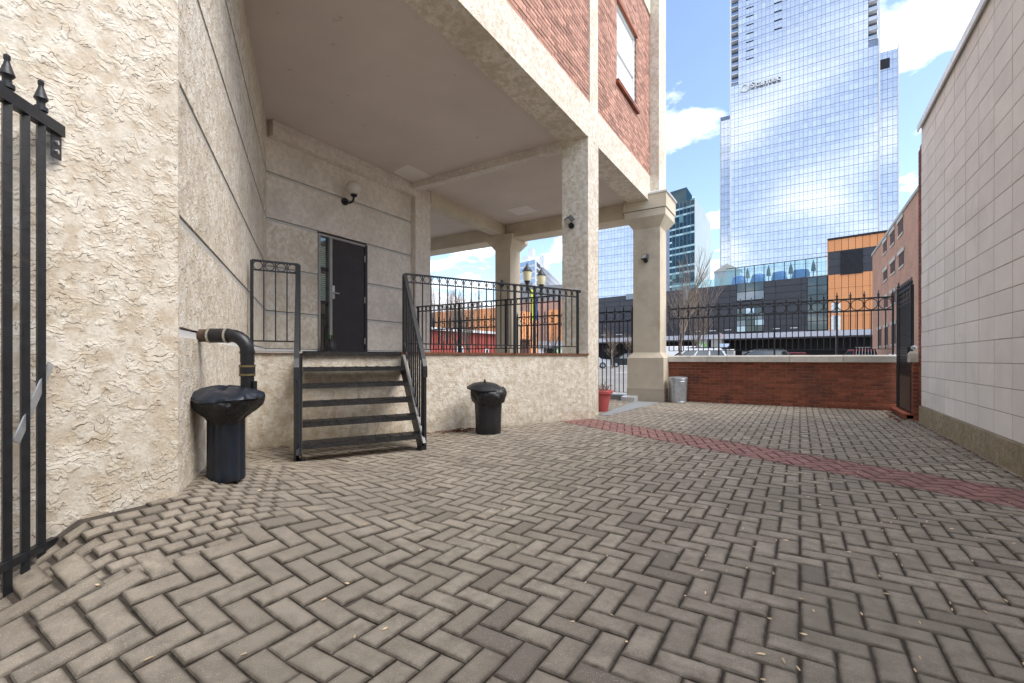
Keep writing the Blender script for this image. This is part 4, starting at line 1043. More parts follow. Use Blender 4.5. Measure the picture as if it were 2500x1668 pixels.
MB().prism([(p0_.x, p0_.y), (p0_.x + e.x, p0_.y + e.y), (p1_.x + e.x, p1_.y + e.y), (p1_.x, p1_.y)], zt + .01, zat(457, gd0 + 6)).build('penthouse', mats['greenglass'], gtw)

# white apartment tower behind the street lamps
ad0 = 205
a0, a1, a2 = far(1307, ad0), far(1243, ad0 + 14), far(1368, ad0 + 62); zt = zat(633, ad0)
apt = thing('apartment_tower', 'white and blue apartment tower with balconies behind the street lamp', 'tower', (a0.x, a0.y, 0))
a3 = a1 + (a2 - a0)
MB().prism([(a0.x, a0.y), (a2.x, a2.y), (a3.x, a3.y), (a1.x, a1.y)], 0, zt).build('wall', mats['white_box'], apt)
nf = 14; fh = (zt - 6) / nf
def facequad(pa, pb, s0, s1, z0, z1, off, mm, nm, par):
    d = pb - pa; n_ = Vector((d.y, -d.x, 0)).normalized(); n_ = n_ if n_.dot(Vector((CAMX, CAMY, 0)) - pa) > 0 else -n_
    a, b = pa + d * s0 + n_ * off, pa + d * s1 + n_ * off; k = n_ * -(off + .02 if off > 0 else .1)
    loops = [[(a.x, a.y, z0), (b.x, b.y, z0), (b.x, b.y, z1), (a.x, a.y, z1)], [(a.x + k.x, a.y + k.y, z0), (b.x + k.x, b.y + k.y, z0), (b.x + k.x, b.y + k.y, z1), (a.x + k.x, a.y + k.y, z1)]]
    return MB().rings(loops).build(nm, mm, par)
for f in range(nf):
    z0 = 6 + f * fh
    for j in range(5): facequad(a0, a1, .03 + j * .19, .03 + j * .19 + .17, z0 + fh * .28, z0 + fh * .96, .08, mats['bluewin'], 'window', apt)
    facequad(a0, a2, .04, .16, z0 + fh * .1, z0 + fh * .75, .1, mats['panel'], 'balcony_opening', apt)
    facequad(a0, a2, .17, .30, z0 + fh * .45, z0 + fh * .62, 1.1, mats['white_box'], 'balcony', apt)
    facequad(a0, a2, .34, .93, z0 + fh * .45, z0 + fh * .80, .08, mats['white_metal'], 'window_strip', apt)
facequad(a0, a2, .80, .85, 20, zt - 4, .2, mats['bluewin'], 'stair_window', apt)
for px, py, dd_, hw_ in ((1298, 609, ad0 + 14, 1.3), (1322, 624, ad0 + 24, .9), (1287, 628, ad0 + 10, 1.6)):
    u_ = far(px, dd_); MB().box(u_.x - hw_, u_.x + hw_, u_.y - hw_, u_.y + hw_, zt - 1, zat(py, dd_)).build('roof_block', mats['white_box'], apt)

# ------------------------------------------------------------------ charcoal podium and orange block across the lot
PR, PL = far(2126, 80), far(1376, 124); pdv = (PL - PR); plen = pdv.length; pdv.normalize(); pn = Vector((pdv.y, -pdv.x, 0)); pn = pn if pn.dot(Vector((CAMX, CAMY, 0)) - PR) > 0 else -pn
prot = math.atan2(-pdv.y, -pdv.x)
def son(px):                                                # distance along the podium front for photo column px
    rx, ry = ray(px); det = rx * -pdv.y + ry * pdv.x; bx_, by_ = PR.x - CAMX, PR.y - CAMY
    t = (bx_ * -pdv.y + by_ * pdv.x) / det; q = Vector((CAMX + rx * t, CAMY + ry * t, 0)); return (q - PR).dot(pdv), t
def slab(s0, s1, z0, z1, off, th, mm, nm, par):
    a, b = PR + pdv * s0 + pn * off, PR + pdv * s1 + pn * off; k = -pn * th
    return MB().prism([(a.x, a.y), (b.x, b.y), (b.x + k.x, b.y + k.y), (a.x + k.x, a.y + k.y)], z0, z1).build(nm, mm, par)
pod = thing('podium_building', 'long charcoal-clad podium with white band above a dark garage entrance', 'building', tuple(PR))
sO, dO = son(2022); ZB0, ZB1, ZT = 5.25, 6.2, 16.45
slab(sO, plen, ZB1, ZT - .1, 0, 25, mats['panel_gap'], 'wall', pod)
slab(-12, plen, 0, ZB0, -9, 16, mats['panel_gap'], 'garage_back_wall', pod)
slab(-12, plen, ZB0, ZB1, .25, 9.2, mats['white_metal'], 'white_band', pod)
wins = []
def win(pxa, pxb, ya, yb, cols, rows, mm):
    sb, da = son(pxa); sa, db = son(pxb); d = (da + db) / 2; z1, z0 = zat(ya, d), zat(yb, d)
    w_ = slab(sa, sb, z0, z1, .10, .08, mats['panel_gap'], 'window', pod); wins.append((sa, sb, z0, z1))
    for i in range(cols):
        for j in range(rows): slab(sa + (sb - sa) * i / cols + .08, sa + (sb - sa) * (i + 1) / cols - .08, z0 + (z1 - z0) * j / rows + .06, z0 + (z1 - z0) * (j + 1) / rows - .06, .16, .05, mm[(i * 3 + j) % len(mm)], 'pane', w_)
win(1799, 1866, 690, 733, 3, 2, [mats['greypane'], mats['darkwin'], mats['greypane']])
win(1799, 1866, 752, 810, 3, 4, [mats['darkwin'], mats['bluewin'], mats['greypane'], mats['darkwin'], mats['darkwin']])
win(1971, 2020, 676, 806, 2, 6, [mats['darkwin']])
win(1528, 1548, 718, 732, 1, 1, [mats['greypane']]); win(1668, 1684, 706, 745, 1, 1, [mats['greypane']])
npan = 14; pw = (plen - sO) / npan
for i in range(npan):
    for r in range(8):
        s0, s1 = sO + i * pw, sO + (i + 1) * pw; z0 = ZB1 + .02 + r * (ZT - ZB1) / 8; z1 = z0 + (ZT - ZB1) / 8 - .07
        cuts = [(s0, s1)]
        for sa, sb, za, zb in wins:
            if z1 > za and z0 < zb:
                nc_ = []
                for u0, u1 in cuts:
                    if sb <= u0 or sa >= u1: nc_.append((u0, u1)); continue
                    if sa > u0 + .2: nc_.append((u0, sa))
                    if sb < u1 - .2: nc_.append((sb, u1))
                cuts = nc_
        for u0, u1 in cuts: slab(u0 + .03, u1 - .03, z0, z1, .14, .13, mats['panel'], 'cladding_panel', pod)
for pxa, pxb, py in ((1660, 1672, 819), (1700, 1710, 810), (1733, 1748, 809), (1769, 1786, 807), (1888, 1905, 804), (1930, 1947, 802), (1505, 1520, 818), (1470, 1482, 819)):
    sb, d = son(pxa); sa, _ = son(pxb); slab(sa, sb, zat(py, d), zat(py, d) + .14, .30, .14, mats['white_box'], 'light_strip', pod)
for px in (1712, 1748): sa, d = son(px); slab(sa - 1.1, sa + 1.1, 0, ZB0, -.3, 1.2, mats['concrete'], 'garage_column', pod)
sa, _ = son(1900); sb, _ = son(1797); slab(sa, sb, 0, 2.6, -4, .3, mats['concrete'], 'ramp_parapet', pod)
# roof terrace: glass screens, posts, blue-covered furniture, small pavilion
sT0, sT1 = sO, son(1772)[0]
for k in range(10):
    s0 = sT0 + (sT1 - sT0) * k / 10; s1 = sT0 + (sT1 - sT0) * (k + 1) / 10
    slab(s0 + .05, s1 - .05, ZT, ZT + 3.3, -.3, .04, mats['clear'], 'glass_screen', pod)
    slab(s0 - .06, s0 + .06, ZT - .1, ZT + 3.4, -.28, .14, mats['panel_gap'], 'screen_post', pod)
slab(sT0, sT1, ZT + 3.32, ZT + 3.44, -.26, .14, mats['panel_gap'], 'screen_rail', pod)
slab(sT1, son(1640)[0], ZT, ZT + 1.6, -.3, .04, mats['clear'], 'glass_screen', pod)
slab(sO, plen, ZT - .12, ZT, -.2, 20, mats['concrete'], 'roof_deck', pod)
gF = 'blue covered furniture on the roof terrace'
for k, px in enumerate((1793, 1840, 1893, 1947)):
    s0, d = son(px); c = PR + pdv * s0 - pn * 3.2
    t = thing('covered_furniture', ['first', 'second', 'third', 'fourth'][k] + ' blue tarpaulin bundle from the left on the podium roof terrace', 'furniture', (c.x, c.y, ZT), gF); rg = random.Random(k)
    lo = []
    for z, rr in ((0, 1.35), (1.0, 1.3), (1.75, 1.05), (1.95, .4)): lo.append([(c.x + rr * (1 + rg.uniform(-.12, .12)) * math.cos(t_) * 1.1, c.y + rr * math.sin(t_) * .8, ZT + z + rg.uniform(0, .25 if z > 1 else 0)) for t_ in (2 * math.pi * j / 10 for j in range(10))])
    MB().rings(lo).build('tarpaulin', mats['bluetarp'], t)
for k, px in enumerate((1818, 1870, 1925, 1981)):
    s0, d = son(px); c = PR + pdv * s0 - pn * 2.0
    t = thing('folded_parasol', ['first', 'second', 'third', 'fourth'][k] + ' folded dark parasol from the left on the podium roof terrace', 'parasol', (c.x, c.y, ZT), 'folded parasols on the roof terrace')
    MB().tube([(c.x, c.y, ZT), (c.x, c.y, ZT + 3.4)], .08, 6).build('pole', mats['iron'], t); MB().lathe([(.1, 1.2), (.42, 1.3), (.30, 2.4), (.05, 3.3)], 8, (c.x, c.y, ZT)).build('canopy', mats['panel_gap'], t)
s0, d = son(1752); c = PR + pdv * s0 - pn * 6
pv = thing('roof_pavilion', 'small pale gabled pavilion on the podium roof', 'pavilion', (c.x, c.y, ZT))
MB().box(c.x - 2.6, c.x + 2.6, c.y, c.y + 4, ZT, ZT + 4.0).build('wall', mats['greenpanel'], pv)
MB().rings([[(c.x - 2.8, c.y - .2, ZT + 4.01), (c.x + 2.8, c.y - .2, ZT + 4.01), (c.x, c.y - .2, ZT + 5.6)], [(c.x - 2.8, c.y + 4, ZT + 4.01), (c.x + 2.8, c.y + 4, ZT + 4.01), (c.x, c.y + 4, ZT + 5.6)]]).build('roof', mats['concrete'], pv)
# orange block
org_ = thing('orange_building', 'orange-clad block with charcoal band and louvre beside the podium', 'building', tuple(PR))
slab(-14, sO - .02, ZB1, 22.7, 0, 22, mats['panel_gap'], 'wall', org_)
def cells(s0, s1, z0, z1, nc, nr_, mm, nm):
    for i in range(nc):
        for j in range(nr_): slab(s0 + (s1 - s0) * i / nc + .03, s0 + (s1 - s0) * (i + 1) / nc - .03, z0 + (z1 - z0) * j / nr_ + .02, z0 + (z1 - z0) * (j + 1) / nr_ - .02, .14, .12, mm, nm, org_)
cells(-14, sO, ZB1 + .02, 16.3, 20, 4, mats['orange'], 'cladding_panel'); cells(-14, sO, 20.5, 22.6, 20, 1, mats['orange'], 'cladding_panel')
cells(-14, sO, 16.32, 20.48, 9, 3, mats['panel'], 'charcoal_panel')
slab(-14, sO + .1, 22.62, 22.95, .3, 22, mats['panel_gap'], 'parapet', org_)
a = PR + pdv * (sO + .02); k = -pn * 20
MB().prism([(a.x, a.y), (a.x + pdv.x * .12, a.y + pdv.y * .12), (a.x + k.x + pdv.x * .12, a.y + k.y + pdv.y * .12), (a.x + k.x, a.y + k.y)], ZT, 22.6).build('side_cladding', mats['orange'], org_)
lv0, _ = son(2107); lv1, _ = son(2052); lvz0, lvz1 = zat(670, 82), zat(612, 82)
lv = slab(lv0, lv1, lvz0, lvz1, .22, .05, mats['dark'], 'louvre', org_)
for j in range(22): z = lvz0 + (lvz1 - lvz0) * j / 22; slab(lv0, lv1, z, z + .07, .30, .07, mats['panel'], 'louvre_blade', lv)

# brown brick building on the right
BX = 9.02; YF = far(2130, 45).y
bb = thing('brick_building', 'brown brick building with small deep windows at the right edge of the lot', 'building', (BX + 5, 38, 0))
ztop = 11.05
MB().box(BX, BX + 20, 18, YF, 0, ztop).build('wall', mats['farbrick'], bb)
MB().box(BX - .08, BX + 20.1, 18, YF + .1, ztop + .002, ztop + .22).build('parapet_coping', mats['concrete'], bb)
for px, py0, py1, wpx in ((2161, 592, 617, 8), (2179, 568, 597, 10), (2199, 540, 573, 12), (2162, 662, 684, 9), (2180, 641, 667, 11), (2201, 619, 650, 12), (2163, 728, 752, 9), (2181, 715, 741, 11), (2148, 805, 845, 8), (2164, 800, 843, 8), (2182, 793, 840, 10)):
    y, d = onX(px, BX); ya, _ = onX(px - wpx / 2, BX); yb, _ = onX(px + wpx / 2, BX); z1, z0 = zat(py0, d), zat(py1, d)
    w_ = MB().box(BX - .02, BX + .02, min(ya, yb), max(ya, yb), z0, z1).build('window', mats['brown'], bb)
    MB().box(BX - .08, BX - .021, min(ya, yb) - .25, max(ya, yb) + .25, z1, z1 + .26).build('lintel', mats['coping'], w_)
    MB().box(BX - .06, BX - .021, min(ya, yb) - .1, max(ya, yb) + .1, z0 - .14, z0).build('sill', mats['coping'], w_)

# buildings seen through the landing railings
wh = thing('white_hall', 'long off-white hall seen low behind the landing railing at left', 'building', (-60, 80, 0))
h0, h1 = far(985, 78), far(1215, 118); zt = zat(687, 78)
hd_ = (h1 - h0).normalized(); hn = Vector((-hd_.y, hd_.x, 0)); hn = hn if hn.dot(h0 - Vector((CAMX, CAMY, 0))) > 0 else -hn
MB().prism([(h0.x, h0.y), (h1.x, h1.y), (h1.x + hn.x * 25, h1.y + hn.y * 25), (h0.x + hn.x * 25, h0.y + hn.y * 25)], 0, zt).build('wall', mats['white_box'], wh)
MB().prism([(h0.x - hn.x * .2, h0.y - hn.y * .2), (h1.x - hn.x * .2, h1.y - hn.y * .2), (h1.x - hn.x * .02, h1.y - hn.y * .02), (h0.x - hn.x * .02, h0.y - hn.y * .02)], zt * .80, zt * .815).build('cornice', mats['trim'], wh)
def frontbox(name, label, px0, px1, d0, d1, ytop, mm, depth=10, yref=None, ybot=0.0):
    a, b = far(px0, d0), far(px1, d1); n_ = Vector((-(b - a).y, (b - a).x, 0)).normalized(); n_ = n_ if n_.dot(a - Vector((CAMX, CAMY, 0))) > 0 else -n_
    zt = zat(ytop, d0); t = thing(name, label, 'building', (a.x, a.y, 0))
    MB().prism([(a.x, a.y), (b.x, b.y), (b.x + n_.x * depth, b.y + n_.y * depth), (a.x + n_.x * depth, a.y + n_.y * depth)], ybot, zt).build('wall', mm, t)
    return t, a, b, zt
t, a, b, zt = frontbox('orange_hall', 'flat orange-clad hall with a grey window strip behind the landing railing', 1062, 1222, 66, 60, 762, mats['orange'])
facequad(a, b, .30, .44, 1, zt - .1, .1, mats['panel'], 'window_strip', t)
facequad(a, b, -.08, .0, .5, zt - .05, .1, mats['panel'], 'charcoal_panel', t)
t, a, b, zt = frontbox('red_shed', 'low red painted building with white eaves behind the landing railing', 1050, 1240, 38, 46, 806, mats['redwall'])
facequad(a, b, -.02, 1.02, zt, zt + .22, .3, mats['white_box'], 'eaves', t)
facequad(a, b, .30, .38, 1.0, 2.1, .06, mats['white_box'], 'window', t); facequad(a, b, .315, .365, 1.1, 2.0, .09, mats['darkwin'], 'pane', t)
facequad(a, b, .66, .71, 1.0, 2.0, .06, mats['white_box'], 'window', t); facequad(a, b, .67, .70, 1.1, 1.9, .09, mats['darkwin'], 'pane', t)
t, a, b, zt = frontbox('grey_roofed_hall', 'pinkish brick hall under a grey upper wall behind the street lamp', 1240, 1390, 88, 84, 738, mats['pinkbrick'])
facequad(a, b, .40, 1.0, zt + .02, zt + 2.9, -.5, mats['concrete_grey'], 'upper_wall', t); facequad(a, b, 0, .40, zt + .02, zt + 3.6, -.5, mats['concrete_grey'], 'upper_wall', t)
facequad(a, b, .12, .42, 4.4, zt - 3.2, .2, mats['orange'], 'orange_panel', t); facequad(a, b, .66, .93, 4.4, zt - 1.8, .2, mats['orange'], 'orange_panel', t)
facequad(a, b, 0, 1, 3.0, 4.3, .4, mats['white_metal'], 'white_band', t); facequad(a, b, 0, .9, .2, 2.95, .15, mats['dark'], 'garage_opening', t)
for s_ in (.48, .85): facequad(a, b, s_, s_ + .12, .2, 2.95, .3, mats['white_box'], 'garage_column', t)

# ------------------------------------------------------------------ bare trees
def tree(label, px, d, ytop, seed, spread=.5, name='bare_tree', levels=4, bark='bark', twig='twig', trunk_r=.09, low=.2, ybase=0.0):
    p = far(px, d); H_ = zat(ytop, d); t = thing(name, label, 'tree', (p.x, p.y, 0), 'bare winter trees'); rg = random.Random(seed); tr, cr_ = MB(), MB()
    def grow(pos, dirv, L_, r, lev, mb):
        pts = [pos]; dv_ = dirv.copy(); n = 3 if lev < 3 else 2
        for i in range(n):
            dv_ = (dv_ + Vector((rg.gauss(0, .10), rg.gauss(0, .10), .06))).normalized(); pts.append(pts[-1] + dv_ * L_ / n)
        r1 = r * .62; mb.tube(pts, [r + (r1 - r) * i / n for i in range(n + 1)], 6 if lev == 0 else 3, False)
        if lev >= levels: return
        nb = rg.choice((3, 4)) if lev < levels - 1 else 4
        for k in range(nb):
            f = rg.uniform(low if lev == 0 else .25, 1.0); idx = min(n - 1, int(f * n)); q = pts[idx] + (pts[idx + 1] - pts[idx]) * (f * n - idx)
            az = rg.uniform(0, 6.28); side = Vector((math.cos(az), math.sin(az), 0))
            nd = (dv_ * (1 - spread * .8) + side * spread + Vector((0, 0, .25))).normalized(); grow(q, nd, L_ * rg.uniform(.55, .80), max(.0045, r1 * rg.uniform(.6, .85)), lev + 1, cr_)
        grow(pts[-1], (dv_ + Vector((rg.gauss(0, .12), rg.gauss(0, .12), .1))).normalized(), L_ * .72, r1, lev + 1, cr_)
    grow(Vector((p.x, p.y, 0)), Vector((0, 0, 1)), H_ * .36, trunk_r, 0, tr)
    zmx = max(v[2] for v in cr_.v); k = H_ / zmx
    for mb in (tr, cr_): mb.v = [(p.x + (x - p.x) * k, p.y + (y - p.y) * k, z * k) for x, y, z in mb.v]
    tr.build('trunk', mats[bark], t); cr_.build('crown', mats[twig], t)
    return t
tree('bare tree with dark trunk just right of the corner pillar', 1650, 21, 600, 1, .42, trunk_r=.085, bark='bark', twig='twig')
tree('paler twiggy bare tree further behind, right of the dark trunk', 1684, 30, 655, 2, .40, trunk_r=.07, bark='twig')
tree('slender bare tree by the far left end of the landing railing', 1078, 24, 672, 3, .36, trunk_r=.06)
tree('bare tree in the middle of the gap left of the far pillar', 1112, 30, 690, 4, .42, trunk_r=.07)
tree('spreading bare tree close to the left side of the far pillar', 1158, 27, 712, 5, .55, trunk_r=.08)
tree('bare tree behind the twin street lamp', 1268, 34, 700, 6, .5, trunk_r=.07)
tree('bare tree right of the twin street lamp near the column', 1350, 30, 722, 9, .5, trunk_r=.07)
tree('low bare shrub tree left in the gap beside the corner pillar', 1495, 50, 792, 7, .6, trunk_r=.10, low=.05, bark='twig')
tree('low bare shrub tree right in the gap beside the corner pillar', 1535, 48, 770, 8, .55, trunk_r=.10, low=.05, bark='twig')

# ------------------------------------------------------------------ street lamps and signs
def lantern(t, x, y, z, s=1.0):
    l = MB().lathe([(.05 * s, 0), (.09 * s, .03 * s), (.06 * s, .08 * s), (.055 * s, .30 * s), (.10 * s, .40 * s), (.13 * s, .44 * s)], 12, (x, y, z)).build('lantern_base', mats['iron'], t, True)
    MB().lathe([(.13 * s, .44 * s), (.155 * s, .50 * s), (.185 * s, .76 * s), (.19 * s, .80 * s)], 16, (x, y, z)).build('lantern_glass', mats['lampglass'], t, True)
    MB().lathe([(.205 * s, .80 * s), (.205 * s, .83 * s), (.14 * s, .90 * s), (.13 * s, .95 * s), (.07 * s, 1.0 * s), (.06 * s, 1.04 * s), (.02 * s, 1.08 * s), (.03 * s, 1.11 * s), (.005 * s, 1.16 * s)], 16, (x, y, z)).build('lantern_cap', mats['iron'], t, True)
d = 17.8; a = far(1287, d); b = far(1321.5, d + .9); c = (a + b) / 2; zl_ = zat(706, d)
sl_ = thing('street_lamp', 'black twin-lantern street lamp with lime banner on the pavement', 'street lamp', (c.x, c.y, 0))
MB().lathe([(.14, 0), (.14, .35), (.075, .5), (.06, 3.0), (.05, zl_ + .2)], 14, (c.x, c.y, 0)).build('post', mats['iron'], sl_, True)
MB().tube([a + Vector((0, 0, zl_ + .1)), a * .7 + b * .3 + Vector((0, 0, zl_ - .1)), a * .3 + b * .7 + Vector((0, 0, zl_ - .1)), b + Vector((0, 0, zl_ + .1))], .03, 8).build('crossarm', mats['iron'], sl_)
lantern(sl_, a.x, a.y, zl_ - .12, .98); lantern(sl_, b.x, b.y, zl_ - .12, .98)
e = (b - a).normalized()
for k, mm, z0, z1, nm in ((-1, 'yellow', zat(782, d), zat(704, d), 'lime_banner'), (1, 'blue', zat(780, d), zat(712, d), 'blue_banner')):
    u_ = c + e * k * .10; v_ = c + e * k * (.26 if k < 0 else .18); MB().prism([(u_.x, u_.y), (v_.x, v_.y), (v_.x - e.y * .01, v_.y + e.x * .01), (u_.x - e.y * .01, u_.y + e.x * .01)], z0, z1).build(nm, mats[mm], sl_)
    MB().tube([c + Vector((0, 0, z1 + .02)), v_ + Vector((0, 0, z1 + .02))], .012, 5).build('banner_arm', mats['iron'], sl_)
p = far(1268, 42); sl2 = thing('street_lamp', 'small distant single-lantern street lamp right of the far pillar', 'street lamp', (p.x, p.y, 0))
MB().lathe([(.14, 0), (.07, .5), (.05, zat(795, 42) - .3)], 10, (p.x, p.y, 0)).build('post', mats['iron'], sl2); lantern(sl2, p.x, p.y, zat(795, 42) - .45, .95)
ub = thing('utility_box', 'brown utility box behind the fence at the foot of the far pillar', 'utility box', tuple(far(1266, 16)))
p = far(1266, 16); MB().cbox(p.x - .30, p.x + .30, p.y - .3, p.y + .3, -.03, zat(833, 16), .02).build('cabinet', mats['brown'], ub); MB().box(p.x - .34, p.x + .34, p.y - .34, p.y + .34, zat(833, 16), zat(833, 16) + .05).build('lid', mats['brown'], ub)
# sign backs on a post behind the fence
p = far(2043, 15.2); sgn = thing('street_sign', 'two rounded grey sign backs on a post behind the iron fence', 'sign', (p.x, p.y, 0)); cr3 = Vector((CU, SU, 0))
MB().tube([(p.x, p.y, 0), (p.x, p.y, zat(735, 15.2))], .03, 8).build('post', mats['galv'], sgn)
def signplate(cx, cy, z0, z1, hw, mm, nm, par, off=.04):
    c_ = Vector((cx, cy, 0)) - Vector((-SU, CU, 0)) * off; r_ = .04; out_ = []
    for sx, sz, a0_ in ((1, 1, 0), (-1, 1, 90), (-1, -1, 180), (1, -1, 270)):
        for k in range(4):
            an = R(a0_ + k * 30); out_.append((sx * (hw - r_) + r_ * math.cos(an), ((z1 - r_) if sz > 0 else (z0 + r_)) + r_ * math.sin(an)))
    m = MB(); q = Vector((-SU, CU, 0)) * .006
    return m.rings([[tuple(c_ + cr3 * u + Vector((0, 0, z))) for u, z in out_], [tuple(c_ + q + cr3 * u + Vector((0, 0, z))) for u, z in out_]]).build(nm, mm, par)
signplate(p.x, p.y, zat(764, 15.2), zat(739, 15.2), .15, mats['galv'], 'sign_plate', sgn, -.04); signplate(p.x, p.y, zat(806, 15.2), zat(770, 15.2), .15, mats['galv'], 'sign_plate', sgn, -.04)
# no-parking sign
p = far(1757, 36); d = 36; ns = thing('no_parking_sign', 'round red no-parking sign on a white plate across the lot', 'sign', (p.x, p.y, 0)); zc = zat(820, d)
MB().tube([(p.x, p.y, 0), (p.x, p.y, zc + .25)], .03, 8).build('post', mats['galv'], ns)
signplate(p.x, p.y, zc - .17, zc + .17, .15, mats['white'], 'plate', ns)
vw = Vector((-SU, CU, 0)); c_ = Vector((p.x, p.y, zc)) - vw * .05
MB().torus(c_, .115, .016, cr3, (0, 0, 1), 22, 5).build('ring', mats['red'], ns); MB().beam(c_ - cr3 * .08 + Vector((0, 0, .08)), c_ + cr3 * .08 - Vector((0, 0, .08)), .012, .024, tuple(vw)).build('slash', mats['red'], ns)
me = letter('P', .2, .004, mats['panel_gap']); inst('sign_letter', me, ns, c_ - cr3 * .055 - Vector((0, 0, .07)) + vw * .02, (R(90), 0, R(32)))
# parking sign seen through the railing
p = far(1366, 24); ps = thing('parking_sign', 'green and white parking sign with P behind the landing railing', 'sign', (p.x, p.y, 0)); zc = zat(857, 24); vw = Vector((-SU, CU, 0))
MB().tube([(p.x, p.y, 0), (p.x, p.y, zc + .1)], .03, 8).build('post', mats['galv'], ps)
c_ = Vector((p.x, p.y, zc)) - vw * .05; MB().tube([c_, c_ + vw * .01], .15, 24).build('disc', mats['white'], ps); MB().torus(c_, .155, .02, cr3, (0, 0, 1), 24, 5).build('rim', mats['green'], ps)
inst('sign_letter', letter('P', .22, .004, mats['blue']), ps, c_ - cr3 * .07 - Vector((0, 0, .08)) - vw * .008, (R(90), 0, R(32)))
# pay stations in the lot
def paybox(label, px, d, ytop, hw, mm, accent, panel):
    p = far(px, d); zt = zat(ytop, d); t = thing('pay_station', label, 'pay station', (p.x, p.y, 0), 'machines in the parking lot')
    MB().cbox(p.x - hw, p.x + hw, p.y - .2, p.y + .2, -.02, zt, .03).build('cabinet', mm, t)
    MB().box(p.x - hw * .7, p.x + hw * .7, p.y - .215, p.y - .202, zt - .35, zt - .08).build('display', accent, t)
    if panel: MB().rings([[(p.x - .3, p.y - .3, zt + .1), (p.x + .35, p.y - .3, zt + .1), (p.x + .45, p.y + .1, zt + .35), (p.x - .2, p.y + .1, zt + .35)], [(p.x - .3, p.y - .27, zt + .06), (p.x + .35, p.y - .27, zt + .06), (p.x + .45, p.y + .13, zt + .31), (p.x - .2, p.y + .13, zt + .31)]]).build('solar_panel', mats['bluewin'], t); MB().tube([(p.x, p.y, zt), (p.x, p.y, zt + .25)], .04, 6).build('mast', mats['iron'], t)
paybox('tall green and white pay station at the left of the machines', 1714, 34, 838, .22, mats['green'], mats['white'], False)
paybox('white cabinet with dark slanting marks in the parking lot', 1738, 33, 853, .32, mats['white'], mats['panel_gap'], False)
paybox('dark pay machine with tilted solar panel on top', 1765, 33, 851, .24, mats['panel'], mats['winpane'], True)
paybox('plain white cabinet right of the dark pay machine', 1784, 34, 853, .28, mats['white'], mats['concrete'], False)

